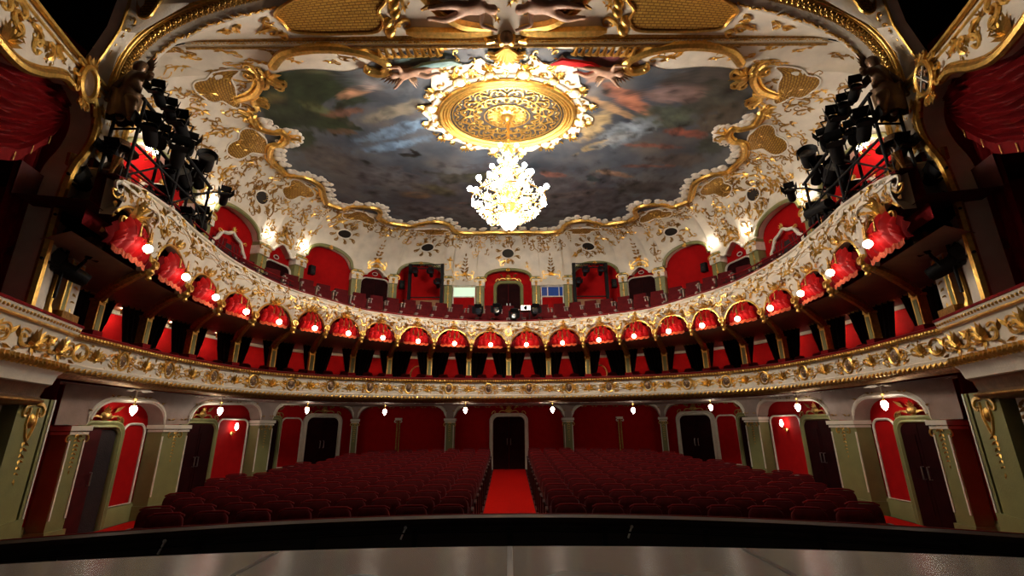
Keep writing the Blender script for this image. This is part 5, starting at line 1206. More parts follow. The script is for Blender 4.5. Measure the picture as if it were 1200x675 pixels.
for sx, nm in ((-1, 'left'), (1, 'right')):
    S_ = -sx     # geometry is written for the left side
    # --- box front
    t = thing('stage_box_balustrade', 'gilded cream front of the %s stage box beside the lower balcony' % nm, 'balcony front', (0, 0, 0), 0, 'stage box fronts')
    b = MB(S_); sweep_w(b, -1.5, 3.50, [(-.1, 2.62), (.02, 2.66), (.06, 2.80), (.16, 2.90), (.12, 2.98), (.10, 3.05), (.13, 3.42), (.20, 3.52), (.22, 3.60), (-.1, 3.62)]); b.add([mw(3.50, z, h) for h, z in ((-.5, 2.62), (.06, 2.80), (.16, 2.90), (.12, 2.98), (.10, 3.05), (.13, 3.42), (.20, 3.52), (.22, 3.60), (-.5, 3.62))], [tuple(range(9))]); b.build('front_panel', 'cream', t)
    b = MB(S_); mm = lambda u, v, h: mw(u, v, .12+h)
    for m in np.arange(-1.4, 3.46, .11): rel_tube(b, lambda u, v, h: mw(u, v, .15+h), [(m-.04, 2.86), (m, 2.92), (m+.05, 2.98)], [.02, .055, .03], 5)
    for m in np.arange(-1.4, 3.48, .085): dome(b, lambda u, v, h: mw(u, v, .20+h), m, 3.545, .03, .03, 5)
    b.tube([mw(m, 3.47, .17) for m in np.linspace(-1.5, 3.5, 20)], .025, 5); b.build('rope_trim', 'gold', t)
    b = MB(S_)
    for m in (.6, 1.55, 2.52, 3.22):
        fan(b, mm, m, 3.13, PI/2, .30, 7, 2.6, .12); dome(b, mm, m, 3.14, .06, .06); fan(b, mm, m, 3.12, -PI/2, .14, 3, 1.4)
        for q_ in (-1, 1): scroll(b, mm, m+q_*.06, 3.16, PI/2-q_*2.0, .62, .032, q_); scroll(b, mm, m+q_*.15, 3.30, PI/2-q_*1.1, .5, .026, -q_); leaf(b, mm, m+q_*.38, 3.2, PI/2-q_*.6, .2, .08); leaf(b, mm, m+q_*.30, 3.08, PI/2-q_*1.9, .16, .07)
    b.build('gilded_pattern', 'gold', t)
    b = MB(S_); sweep_w(b, -1.5, 3.52, [(.23, 3.60), (.23, 3.64), (.10, 3.67), (-.35, 3.67), (-.35, 3.4)]); b.build('velvet_ledge', 'velvet', t)
    b = MB(S_); sweep_w(b, -1.5, 3.42, [(-.6, 2.30), (-.06, 2.34), (.0, 2.40), (-.06, 2.46), (-.02, 2.60), (.04, 2.64), (-.1, 2.70)]); b.build('under_cornice', 'bronze', t)
    b = MB(S_); b.tube([mw(m, 2.40, .0) for m in np.linspace(-1.5, 3.42, 12)], .022, 5); b.build('cornice_bead', 'oldgold', t)
    b = MB(S_); b.grid([[mw(-1.5, 2.66, -.1), mw(3.5, 2.66, -.1)], [mw(-1.5, 2.66, -2.2), mw(3.5, 2.66, -2.2)]]); b.build('box_floor', 'void', t)
    # --- arched upper wall of the stage box
    t = thing('stage_box_arch', 'cream and gold arched wall of the %s stage box with a scroll edged opening' % nm, 'arch', (0, 0, 0), 0, 'stage box arches')
    b = MB(S_); G0 = []; G1 = []
    for m, z in OPN:
        G0.append((m, z))
        if z < 6.35: G1.append((3.46, z) if False else (2.36+.0, z))
        elif m > 1.8: f = sm(7.22, 6.35, z) if False else (z-6.35)/(7.22-6.35); G1.append((2.9-.6*max(0, f), max(z, 6.9+.8*f) if f > .1 else z+.1))
        else: G1.append((m, topz(m)))
    # plain face: opening edge up to the free top edge / out to the pier
    N = len(OPN); top = []
    ang0 = [math.atan2(z-6.0, m-.9) for m, z in OPN]
    for (m, z), a in zip(OPN, ang0):
        if z < 6.3: top.append((2.62, z))
        else:
            d = np.array((math.cos(a), math.sin(a))); lo = 0.0
            for k in range(200):
                c = np.array((m, z))+d*lo
                if c[1] >= topz(c[0]) or c[0] > 3.42: break
                lo += .02
            top.append((min(c[0], 3.42), min(c[1], topz(min(c[0], 3.42)))))
    b.grid([[mw(m, z, -.25) for m, z in OPN], [mw(m, z, .06) for m, z in OPN], [mw(m*.7+p*.3, z*.7+q_*.3, .09) for (m, z), (p, q_) in zip(OPN, top)], [mw(p, q_, .06) for p, q_ in top], [mw(p, q_, -.25) for p, q_ in top]]); b.build('wall_face', 'cream', t)
    b = MB(S_); b.tube([mw(m, z, .10) for m, z in OPN], .065, 7); b.tube([mw(m+.0, z+.09, .09) for m, z in OPN if z > 6.4 and m < 2.3], .03, 5); b.build('opening_moulding', 'gold', t)
    b = MB(S_); E_ = [(p, q_) for p, q_ in top if q_ > 6.4]; b.tube([mw(p, q_, .10) for p, q_ in E_], .045, 6); b.tube([mw(p-.03, q_-.13, .085) for p, q_ in E_], .022, 5); b.build('edge_moulding', 'gold', t)
    b = MB(S_); q = random.Random(31); mm = lambda u, v, h: mw(u, v, .085+h)
    for m, z, a, L in ((.1, 7.1, 0.3, .6), (.45, 6.85, 2.6, .55), (.55, 7.15, -.4, .55), (.9, 7.1, 3.0, .6), (1.0, 6.95, .6, .5), (1.3, 7.2, 2.8, .4), (.25, 6.75, -.2, .5), (-.2, 7.0, .2, .7), (2.62, 6.9, 1.9, .5), (2.7, 6.6, -1.2, .5), (2.6, 7.2, 2.4, .45), (2.85, 7.3, -1.0, .5), (2.66, 6.3, -1.7, .5), (3.05, 7.45, 3.6, .4), (2.95, 7.0, -1.4, .5), (3.15, 7.2, -1.6, .5)):
        spray(b, mm, m, z, a, L*.62, q); scroll(b, mm, m, z, a+.4, L*1.1, .045, q.choice((-1, 1)))
    for q_ in (-1, 1): fan(b, mm, .30, 6.60, PI/2+q_*.5, .28, 5, 1.4)
    b.build('gilded_pattern', 'gold', t)
    # medallion
    mc, zc = 1.86, 7.26
    t2_ = thing('gilt_medallion', ('dark oval medallion with a white cross in a gilt frame' if sx > 0 else 'gilt scrolled medallion with a dark oval centre')+' on the %s box arch' % nm, 'medallion', (0, 0, 0)); mm = lambda u, v, h: mw(mc+u, zc+v, .14+h)
    b = MB(S_); dome(b, mm, 0, 0, .19, .05, 20, .24); b.build('field', 'bronze' if sx < 0 else 'black', t2_)
    b = MB(S_); ring(b, mm, 0, 0, .21, .265, .05, 26, 7)
    for k in range(10): a = 2*PI*k/10; scroll(b, mm, .25*math.cos(a), .30*math.sin(a), a+1.1, .30, .035, -1)
    fan(b, mm, 0, .30, PI/2, .2, 5, 2.2); fan(b, mm, 0, -.30, -PI/2, .2, 5, 2.2); b.build('gilt_frame', 'gold', t2_)
    b = MB(S_)
    if sx > 0:
        m3 = lambda u, v, h: mm(u, v, .055+h)
        for q_ in (-1, 1): rel_tube(b, m3, [(-.12*q_, -.16), (0, 0), (.12*q_, .16)], .014, 4)
        b.build('white_cross', 'white', t2_); b = MB(S_)
        for u, v in ((0, .13), (0, -.13)): rosette(b, m3, u, v, .06, 5); scroll(b, m3, u, v-.05, 1.2, .15, .014)
        for u in (-.11, .11): scroll(b, m3, u, -.05, 1.5, .22, .016, 1); leaf(b, m3, u, .0, 1.6, .1, .04)
        b.build('quarter_charges', 'tan', t2_)
    else:
        scroll(b, mm, -.02, -.12, 1.3, .45, .035, 1); scroll(b, mm, .04, .08, -1.8, .4, .03, 1); rosette(b, mm, 0, .04, .08, 6); b.build('gilt_figure', 'gold', t2_)
    # --- red festoon in the opening
    t = thing('stage_box_drape', 'large dark red pleated festoon with a striped fringe hanging in the %s stage box opening' % nm, 'drape', (0, 0, 0), 0, 'festoons of the stage boxes')
    b = MB(S_); G = []; nu, nv = 40, 60
    for j in range(nv+1):
        v = j/nv; row = []
        for i in range(nu+1):
            u = i/nu; m = -.9+3.2*u
            zt = float(np.interp(m, [-1, .3, .95, 1.42, 1.8, 2.3], [6.85, 6.62, 6.85, 7.12, 7.25, 7.1])); zl = float(np.interp(m, [-1, .4, .89, 1.62, 2.17, 2.3], [5.2, 5.30, 5.42, 5.80, 6.45, 6.75]))
            ph = v*PI*21+u*5.; row.append(mw(m, zt+(zl-zt)*v, -.30+.20*math.sin(PI*v)**.7*math.sin(PI*min(1, u*1.02))+.11*(1-abs(math.sin(ph*.5)))**.8))
        G.append(row)
    b.grid(G); b.build('pleated_silk', 'darksilk', t)
    b = MB(S_); low = G[-1]; G2 = []
    for k in range(5): G2.append([np.array(p)+np.array((0, 0, -.045*k))+np.array((WN[0], WN[1], 0))*.012*math.sin(i*2.2)*k/4 for i, p in enumerate(low)])
    b.grid(G2); b.build('fringe', 'velvet', t)
    b = MB(S_)
    for i in range(2, nu, 4): p = np.array(low[i]); b.bar(p+np.array((WN[0]*.02, WN[1]*.02, -.03)), p+np.array((WN[0]*.02, WN[1]*.02, -.17)), .008)
    b.build('fringe_thread', 'oldgold', t)
    b = MB(S_); G = []
    for j in range(20):
        v = j/19; G.append([mw(1.75+.42*i/20-.0*v+.10*v*(1-i/20), 6.75-3.05*v, -.34+.04*math.sin(i*1.7)) for i in range(21)])
    b.grid(G); b.build('side_curtain', 'velvet', t)
    # --- back wall and reveal of the stage box
    b = MB(S_); b.grid([[mw(-1.5, z, -1.9), mw(3.2, z, -1.9)] for z in (2.6, 8.4)]); b.grid([[mw(3.2, z, -1.9), mw(3.2, z, -.3)] for z in (2.6, 8.4)]); struct(b.build('wall_'+nm, 'redplain'), 'dark red inner wall of the %s stage box' % nm, 'wall')
    # --- gilded columns and cream pier
    for m, r_, lab in ((2.30, .035, 'slim gilded column at the edge of the opening of the %s stage box'), (2.44, .03, 'second slim gilded column on the ledge of the %s stage box'), (2.80, .045, 'gilded column next to the cream pier of the %s stage box')):
        t = thing('gilded_column', lab % nm, 'column', (0, 0, 0), 0, 'gilded columns of the stage boxes')
        b = MB(S_); b.tube([mw(m, z, .01) for z in (3.80, 5.9)], r_, 8); b.build('shaft', 'gold', t)
        b = MB(S_); b.tube([mw(m, z, .01) for z in (3.66, 3.74, 3.82)], [r_*1.7, r_*1.6, r_*1.05], 8); b.build('base', 'gold', t)
        b = MB(S_); b.tube([mw(m, z, .01) for z in (5.86, 5.95, 6.2)], [r_, r_*1.7, r_*2.], 8); b.build('capital', 'oldgold', t)
    t = thing('dark_pier', 'dark bronzed pier behind the gilded columns of the %s stage box' % nm, 'pier', (0, 0, 0), 0, 'dark piers of the stage boxes')
    b = MB(S_); b.obox(mw(2.62, 4.9, -.12), np.append(WT*.10, 0), np.append(WN*.06, 0), (0, 0, 1.25)); b.build('shaft', 'bronze', t, False)
    t = thing('cream_pier', 'cream pier with a gilded leaf drop at the end of the %s stage box' % nm, 'pier', (0, 0, 0), 0, 'piers of the stage boxes')
    b = MB(S_); b.obox(mw(3.22, 5.2, -.10), np.append(WT*.22, 0), np.append(WN*.16, 0), (0, 0, 1.55)); b.build('shaft', 'cream', t, False)
    b = MB(S_); b.obox(mw(3.06, 4.2, .065), np.append(WT*.055, 0), np.append(WN*.01, 0), (0, 0, .42)); b.build('sage_inset', 'green', t, False)
    b = MB(S_); b.tube([mw(2.995, z, .07) for z in (3.75, 4.64)], .016, 5); b.tube([mw(3.125, z, .07) for z in (3.75, 4.64)], .016, 5); b.tube([mw(m, 3.76, .07) for m in (2.98, 3.14)], .022, 5); mm = lambda u, v, h: mw(u, v, .06+h); garland(b, mm, 3.30, 4.9, -PI/2, 1.0, .11, 8, 4); fan(b, mm, 3.2, 5.0, PI/2, .2, 5, 2.4); b.build('gilded_drop', 'gold', t)
    b = MB(S_); b.obox(mw(3.22, 6.82, -.06), np.append(WT*.27, 0), np.append(WN*.22, 0), (0, 0, .09)); b.obox(mw(3.22, 3.72, -.06), np.append(WT*.25, 0), np.append(WN*.2, 0), (0, 0, .07)); b.build('capital', 'oldgold', t, False)
    # --- lamps hung on the stage box columns
    q = random.Random(9)
    t = thing('pipe_rig', 'black pipe bars clamped across the %s stage box columns' % nm, 'lighting rig', (0, 0, 0), 0, 'pipe bars of the stage boxes')
    for z in (4.35, 5.05, 5.75):
        b = MB(S_); b.tube([mw(2.1, z+.02, .12), mw(3.35, z, .16)], .022, 6); b.build('bar', 'black', t)
    b = MB(S_); b.tube([mw(2.62, 3.9, .15), mw(2.62, 6.3, .15)], .025, 6); b.build('upright', 'black', t)
    for k, (m, z, sc_, dn) in enumerate(((2.75, 4.35, 1.15, 'lowest, close to the ledge'), (2.95, 4.85, 1.25, 'beside the pier at half height'), (2.60, 5.10, 1.2, 'middle of the hanging cluster'), (2.90, 5.40, 1.25, 'largest, under the statue'), (2.66, 5.75, 1.1, 'topmost of the cluster'))):
        p = mw(m, z, .22); spotlight((p[0]*S_, p[1], p[2]), sx*(-.9+.5*q.random()) if False else sx*(.3+.6*q.random()), 'black stage light on the %s stage box, %s' % (nm, dn), -.4, sc_, 'lights on the stage boxes')
    # --- pilasters under the stage boxes
    t = thing('stage_pilaster', 'wide sage pilaster with a gilded pendant under the %s stage box' % nm, 'pilaster', (0, 0, 0), 0, 'pilasters beside the stage')
    PA, PB = np.array((-7.42, 7.02)), np.array((-7.72, 7.95)); pt_ = (PB-PA)/np.linalg.norm(PB-PA); pn = np.array((pt_[1], -pt_[0])); Lp = np.linalg.norm(PB-PA)
    mp = lambda u, v, h=0.: np.array((*(PA+pt_*u+pn*h), v))
    def pbox(b, u0, u1, z0, z1, h0, h1): b.obox(mp((u0+u1)/2, (z0+z1)/2, (h0+h1)/2), np.append(pt_*(u1-u0)/2, 0), np.append(pn*(h1-h0)/2, 0), (0, 0, (z1-z0)/2))
    b = MB(S_); pbox(b, .12, Lp-.16, -.2, 2.45, -.3, .0); pbox(b, Lp-.10, Lp-.03, -.2, 2.45, -.3, .0); b.build('shaft', 'green', t, False)
    b = MB(S_); pbox(b, .02, Lp-.02, -.2, .62, -.3, .03); b.build('base', 'green', t, False)
    b = MB(S_); pbox(b, Lp-.02, Lp+.02, -.2, 2.45, -.3, .01); b.build('edge_strip', 'creamr', t, False)
    b = MB(S_); pbox(b, -.3, Lp-.02, .62, 2.3, -.32, -.22); b.build('dark_groove', 'void', t, False)
    b = MB(S_); mm = lambda u, v, h: mp(u, v, h); cx_ = (Lp)/2
    for q_ in (-1, 1): scroll(b, mm, cx_, 2.36, PI/2-q_*1.5, .62, .04, -q_)
    for q_ in (-1, 1): rel_tube(b, mm, [(cx_+q_*.10, 2.3), (cx_+q_*.11, 2.05), (cx_+q_*.05, 1.88), (cx_, 1.80)], .022, 5)
    dome(b, mm, cx_, 2.1, .06, .05, 8, .12); garland(b, mm, cx_, 1.80, -PI/2, .55, .10, 6, 3); b.build('gilded_pendant', 'gold', t)
    b = MB(S_); pbox(b, -.42, -.06, -.2, 2.45, -.4, -.1); b.build('cream_strip', 'cream', t, False)
    b = MB(S_); mm = lambda u, v, h: mp(u, v, -.1+h); garland(b, mm, -.2, 2.4, -PI/2, 1.4, .13, 14, 6); 
    for k in range(12): dome(b, mm, -.12, 2.2-.14*k, .03, .03, 6)
    b.build('gilded_leaf_pattern', 'oldgold', t)
    b = MB(S_); G = [[(-7.74, 7.97, z), (-8.63, 8.62, z)] for z in (-.2, 2.82)]; b.grid(G); struct(b.build('wall_'+nm, 'red'), 'red return wall strip between the sage pilaster and the stalls, %s' % nm, 'wall')
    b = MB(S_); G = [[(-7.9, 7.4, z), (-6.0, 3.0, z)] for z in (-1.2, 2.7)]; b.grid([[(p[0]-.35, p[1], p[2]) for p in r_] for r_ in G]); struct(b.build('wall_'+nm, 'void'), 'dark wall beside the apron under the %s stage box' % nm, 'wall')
    # dark oval frame low on the proscenium side
    t = thing('wall_bracket', 'small gilded scroll ornament at the foot of the %s red wall strip' % nm, 'ornament', (0, 0, 0), 0, 'scrolls at the foot of the red strips'); b = MB(S_); mm = lambda u, v, h: np.array((-7.9-.55*u, 8.09+.40*u, v))+np.array((.6, -.8, 0))*h*-.0+np.array((.58, -.81, 0))*h*.0+np.array((.585, .81, 0))*h; scroll(b, mm, .10, .12, 1.2, .35, .03, 1); fan(b, mm, .12, .1, 1.4, .16, 3, 1.4); b.build('gilded_scroll', 'gold', t)
# ------------------------------------------------------------------ proscenium arch
EA, EB, EZ, EP, AY = 6.85, 2.35, 8.0, 2.5, 7.0
def arch_xz(a):
    c_, s_ = math.cos(a), math.sin(a)
    if s_ < 0: return np.array((EA*sgn_(c_), EZ+s_*EA*.6))
    return np.array((EA*sgn_(c_)*abs(c_)**(2/EP), EZ+EB*abs(s_)**(2/EP)))
def arch_pt(a, d, y): # a: angle 0 = right, PI = left; d outwards
    p = arch_xz(a); t_ = arch_xz(a+.004)-arch_xz(a-.004); t_ /= np.linalg.norm(t_)+1e-9; n = np.array((t_[1], -t_[0])); return (p[0]+n[0]*d, y, p[1]+n[1]*d)
def zarch(x): return EZ+EB*max(0, 1-min(1, abs(x)/EA)**EP)**(1/EP)
AN = np.concatenate([np.linspace(-.10, .0, 4), (1-np.cos(np.linspace(0, PI, 121)[1:-1]))*PI/2, np.linspace(PI, PI+.10, 4)])
t = thing('proscenium_arch', 'broad cream and gold banded arch spanning the hall above the stage', 'arch', (0, 7.0, 8.0))
def band(prof): 
    b = MB(); b.grid([[arch_pt(a, d, y) for a in AN] for d, y in prof]); return b
wpart(band([(0, 7.06), (0, 7.0), (.02, 6.97), (.09, 6.87)]), 'cream_band', 'cream', t)
b = band([(.09, 6.87), (.08, 6.85), (.10, 6.80), (.15, 6.76), (.18, 6.76)]); wpart(b, 'dark_gold_band', 'oldgold', t)
b = MB()
for dz, y_, r_ in ((.19, 6.745, .018), (.215, 6.715, .024), (.245, 6.685, .018)): b.tube([arch_pt(a, dz, y_) for a in AN], r_, 6)
b.grid([[arch_pt(a, d, y) for a in AN] for d, y in ((.18, 6.76), (.26, 6.67))]); wpart(b, 'gilded_mouldings', 'gold', t)
b = MB(); bb = MB(); q = random.Random(6)
def m_arch(a0, d0, y0):     # v runs outwards and towards the stage, h off the splayed face
    L = np.linalg.norm(np.array(arch_pt(a0+.01, d0, 0))-np.array(arch_pt(a0-.01, d0, 0)))/.02
    return L, lambda u, v, h: arch_pt(a0+u/L, d0+.6*v-.8*h, y0-.8*v-.6*h)
for bld, d0, y0, stp in ((b, .0, 7.0, .16), (bb, .11, 6.80, .11)):
    a = .03
    while a < PI-.03:
        L, m_ = m_arch(a, d0, y0)
        if bld is b: leaf(b, m_, 0, .0, q.uniform(-.5, .5), .11, .06, .04); leaf(b, m_, 0, .0, PI+q.uniform(-.5, .5), .10, .06, .04); dome(b, m_, 0, 0, .025, .035, 6)
        else: rosette(bb, m_, 0, 0, .055, 5); leaf(bb, m_, .05, .03, 1.2, .06, .03); leaf(bb, m_, .05, -.03, -1.2, .06, .03)
        a += stp/max(.6, L)
wpart(b, 'gilded_leaf_pattern', 'gold', t); wpart(bb, 'fruit_pattern', 'gold', t)
# spandrels beside the arch with small lattice cartouches
for sx, nm in ((-1, 'left'), (1, 'right')):
    S_ = -sx
    t = thing('arch_spandrel', 'cream spandrel with a gold lattice cartouche outside the arch, %s' % nm, 'spandrel', (0, 0, 0), 0, 'spandrels of the arch'); b = MB(S_); G = []
    OUT = [(-7.55, 7.6), (-7.42, 8.0), (-7.27, 8.5), (-7.13, 9.0), (-7.10, 9.6), (-7.15, 10.6)]
    OUT = [(x*.965, (z-1.96)*.965+1.96) for x, z in OUT]
    for i in range(len(OUT)):
        a = PI+.06-(.0, .06, .16, .34, .66, 1.1)[i]; p = arch_pt(a, .25, 6.67); o = OUT[i]; G.append([(p[0], 6.67, p[2]), ((p[0]+o[0])/2, 6.53, (p[2]+o[1])/2), (o[0], 6.39, o[1]), (o[0]-.15, 6.3, o[1])])
    b.grid(G); b.build('cream_field', 'cream', t)
    b = MB(S_); b.tube([(x, 6.38, z) for x, z in OUT], .025, 5); mm = lambda u, v, h: (u*.978, (6.63-h)*.978, (v-1.96)*.978+1.96); q = random.Random(3)
    for x, z, a in ((-7.2, 8.55, 1.9), (-7.05, 8.9, 1.6), (-6.9, 9.15, 1.4), (-6.4, 9.85, .6)): scroll(b, mm, x, z, a, .36, .022, q.choice((-1, 1))); fan(b, mm, x, z, a+PI, .10, 3, 1.6)
    b.build('gilded_pattern', 'gold', t)
    b = MB(S_); out = [(-6.72+.20*math.cos(a)*(1+.15*math.sin(3*a)), 9.62+.36*math.sin(a)) for a in np.linspace(0, 2*PI, 30)[:-1]]; V = [mm(x, z, .03) for x, z in out]; b.add(V, [tuple(range(len(V)))]); b.build('lattice', 'lattice', t, uv=[(x, z) for x, z in out])
    b = MB(S_); b.tube([mm(x, z, .04) for x, z in out], .03, 5, closed=True); b.build('lattice_rim', 'gold', t)
# ------------------------------------------------------------------ beam and tympanum over the front of the ceiling
t = thing('ceiling_beam', 'straight gilded moulding across the hall along the front edge of the ceiling', 'beam', (0, 7.9, 10.0)); X = np.linspace(-7.0, 7.0, 60)
b = MB(); b.grid([[(x, y, z) for x in X] for y, z in ((8.02, 9.97), (7.98, 9.93), (7.92, 9.94), (7.90, 10.02))]); wpart(b, 'patterned_band', 'creamr', t)
b = MB(); b.grid([[(x, y, z) for x in X] for y, z in ((7.90, 10.02), (7.86, 10.02), (7.80, 10.09), (7.82, 10.16), (7.92, 10.20))]); b.tube([(x, 7.97, 9.92) for x in X], .03, 5); wpart(b, 'gilded_moulding', 'oldgold', t)
b = MB(); mm = lambda u, v, h: (u, 7.91-h, v)
for x in np.arange(-6.8, 6.85, .17): leaf(b, lambda u, v, h: (u, 7.915-.2*(v-9.98)-h, v), x, 9.98, .4, .09, .04); leaf(b, lambda u, v, h: (u, 7.915-.2*(v-9.98)-h, v), x, 9.98, PI-.4, .07, .035); dome(b, lambda u, v, h: (u, 7.915-h, v), x+.085, 9.975, .016, .015, 5)
wpart(b, 'leaf_pattern', 'gold', t)
zcv = lambda x: 10.0 if abs(x) < 6.6 else 8.1+1.9*math.sqrt(max(0, 1-((abs(x)-6.6)/2.0)**2))
def lun(w, t): return np.array(((8.5*(1-t)+EA*t)*w, 7.9-.86*t, (zcv(8.5*w)+.045)*(1-t)+zarch(EA*w)*t))
b = MB(); b.grid([[lun(w_, k/6) for w_ in np.sin(np.linspace(-PI/2, PI/2, 140))] for k in range(7)]); ty = struct(b.build('ceiling', 'cream'), 'cream lunette ceiling between the arch and the ceiling beam', 'ceiling')
def mt(u, v, h):
    s_ = 8.1/(v-1.96); X_, Y_ = u*s_, 7.9*s_; t_ = max(0, (7.9-Y_)/.86); w_ = max(-1, min(1, X_/(8.5*(1-t_)+EA*t_)))
    return np.array((X_, Y_, lun(w_, t_)[2]-h-.012))
b = MB(); q = random.Random(12)
for sg in (-1, 1):
    for x, z, a, L in ((5.4, 10.35, 2.6, .8), (5.2, 10.55, .3, .6), (5.9, 10.4, .8, .6), (2.45, 10.35, 2.2, .7), (2.3, 10.8, 1.2, .9), (6.3, 10.5, 2.9, .5), (5.0, 10.25, 3.0, .5)): spray(b, mt, sg*x, z, a if sg > 0 else PI-a, L*.5, q); scroll(b, mt, sg*x, z, a if sg > 0 else PI-a, L, .05, sg)
    for k in range(5): dome(b, mt, sg*(2.55+.1*math.sin(k*2)), 10.25+.2*k, .13, .10, 9)
for x in (-.5, -.2, .1, .4): spray(b, mt, x, 10.7+.2*math.sin(x*7), q.random()*6, .35, q); fan(b, mt, x, 11.1, PI/2, .3, 5, 2.2)
b.build('gilded_pattern', 'gold', ty)
b = MB()
for sg in (-1, 1):
    P = [mt(sg*x, z, .05) for x, z in catmull([(2.55, 11.9), (2.0, 11.2), (1.55, 10.75), (1.0, 10.42), (.35, 10.30), (.9, 10.24), (2.2, 10.27)], 8)]; b.tube(P, [.05]+[.11]*(len(P)-2)+[.05], 6)
b.build('gilded_ring_band', 'gold', ty)
for sg, nm in ((-1, 'left'), (1, 'right')):
    t = thing('lattice_panel', 'large gold lattice field beside the putti above the ceiling beam, %s' % nm, 'panel', (0, 0, 0), 0, 'lattice fields above the beam')
    out = [(sg*x, z) for x, z in catmull([(4.95, 10.62), (4.72, 10.36), (4.2, 10.27), (3.4, 10.25), (2.85, 10.28), (2.72, 10.5), (2.85, 10.75), (2.7, 11.05), (2.9, 11.5), (3.8, 11.6), (4.8, 11.35), (5.15, 10.95), (4.95, 10.62)], 4)[:-1]]
    b = MB(); V = [mt(x, z, .03) for x, z in out]; cx2, cz2 = np.mean([p_[0] for p_ in out]), np.mean([p_[1] for p_ in out]); V += [mt((x+cx2)/2, (z+cz2)/2, .03) for x, z in out]+[mt(cx2, cz2, .03)]; n2 = len(out); b.add(V, [(k, (k+1) % n2, n2+(k+1) % n2, n2+k) for k in range(n2)]+[(n2+k, n2+(k+1) % n2, 2*n2) for k in range(n2)]); b.build('lattice', 'lattice', t, uv=[(p_[0], p_[1]) for p_ in V])
    b = MB(); b.tube([mt(x, z, .04) for x, z in out], .035, 5, closed=True); b.build('rim', 'gold', t)
# ------------------------------------------------------------------ figures: one skinned body each
def body(name, label, joints, bones, m, sx=1, group=None, extra=None, sub=2):
    me = bpy.data.meshes.new(name); V = [(p[0]*sx, p[1], p[2]) for p, r in joints.values()]; K = list(joints); me.from_pydata(V, [(K.index(a), K.index(c)) for a, c in bones], [])
    o = bpy.data.objects.new(name, me); COL.objects.link(o); sk = o.modifiers.new('skin', 'SKIN')
    if not me.skin_vertices: 
        bpy.context.view_layer.objects.active = o; 
    lay = me.skin_vertices[0] if me.skin_vertices else None
    if lay is None:
        bpy.context.view_layer.objects.active = o; o.select_set(True); bpy.ops.mesh.customdata_skin_add(); lay = me.skin_vertices[0]
    for i, k in enumerate(K): lay.data[i].radius = (joints[k][1],)*2; lay.data[i].use_root = (i == 0)
    s2 = o.modifiers.new('smooth', 'SUBSURF'); s2.levels = sub; s2.render_levels = sub; me.materials.append(M[m])
    sk.use_smooth_shade = True
    return tag(o, label, 'statue', group)
def putto(base, k, face, dirx=1):   # a floating child: spine along dirx, limbs spread
    bx, by, bz = base; P = lambda x, y, z: (bx+dirx*x*k, by+y*k, bz+z*k); J = {}
    J['pelvis'] = (P(0, 0, 0), .15*k); J['waist'] = (P(-.18, -.05, .06), .13*k); J['chest'] = (P(-.38, -.08, .10), .15*k); J['neck'] = (P(-.52, -.10, .10), .07*k); J['jaw'] = (P(-.60, -.13, .08), .10*k); J['head'] = (P(-.70, -.14, .06), .13*k); J['crown'] = (P(-.80, -.12, .07), .08*k)
    for n_, s_ in (('l', 1), ('r', -1)):
        J['sh'+n_] = (P(-.42, -.08, .10+s_*.17), .07*k); J['el'+n_] = (P(-.52-.1*s_, -.15, .10+s_*.38), .055*k); J['wr'+n_] = (P(-.72, -.22, .12+s_*.45), .04*k); J['hd'+n_] = (P(-.80, -.24, .12+s_*.46), .045*k)
        J['hp'+n_] = (P(.10, -.02, s_*.09), .11*k); J['kn'+n_] = (P(.40, -.12, s_*.17), .085*k); J['an'+n_] = (P(.72, -.05, s_*.12-.06), .05*k); J['ft'+n_] = (P(.86, -.08, s_*.12-.04), .045*k)
    B = [('pelvis', 'waist'), ('waist', 'chest'), ('chest', 'neck'), ('neck', 'jaw'), ('jaw', 'head'), ('head', 'crown')]
    for n_ in 'lr': B += [('chest', 'sh'+n_), ('sh'+n_, 'el'+n_), ('el'+n_, 'wr'+n_), ('wr'+n_, 'hd'+n_), ('pelvis', 'hp'+n_), ('hp'+n_, 'kn'+n_), ('kn'+n_, 'an'+n_), ('an'+n_, 'ft'+n_)]
    return J, B
def wing_mesh(base, k, dirx, up):
    b = MB()
    for i in range(7):
        a = up+(i-3)*.16; L = k*(.55-.05*abs(i-2)); mm = lambda u, v, h: (base[0]+dirx*u, base[1]-h-.02, base[2]+v); leaf(b, mm, 0, 0, a, L, .14*k, .05)
    return b
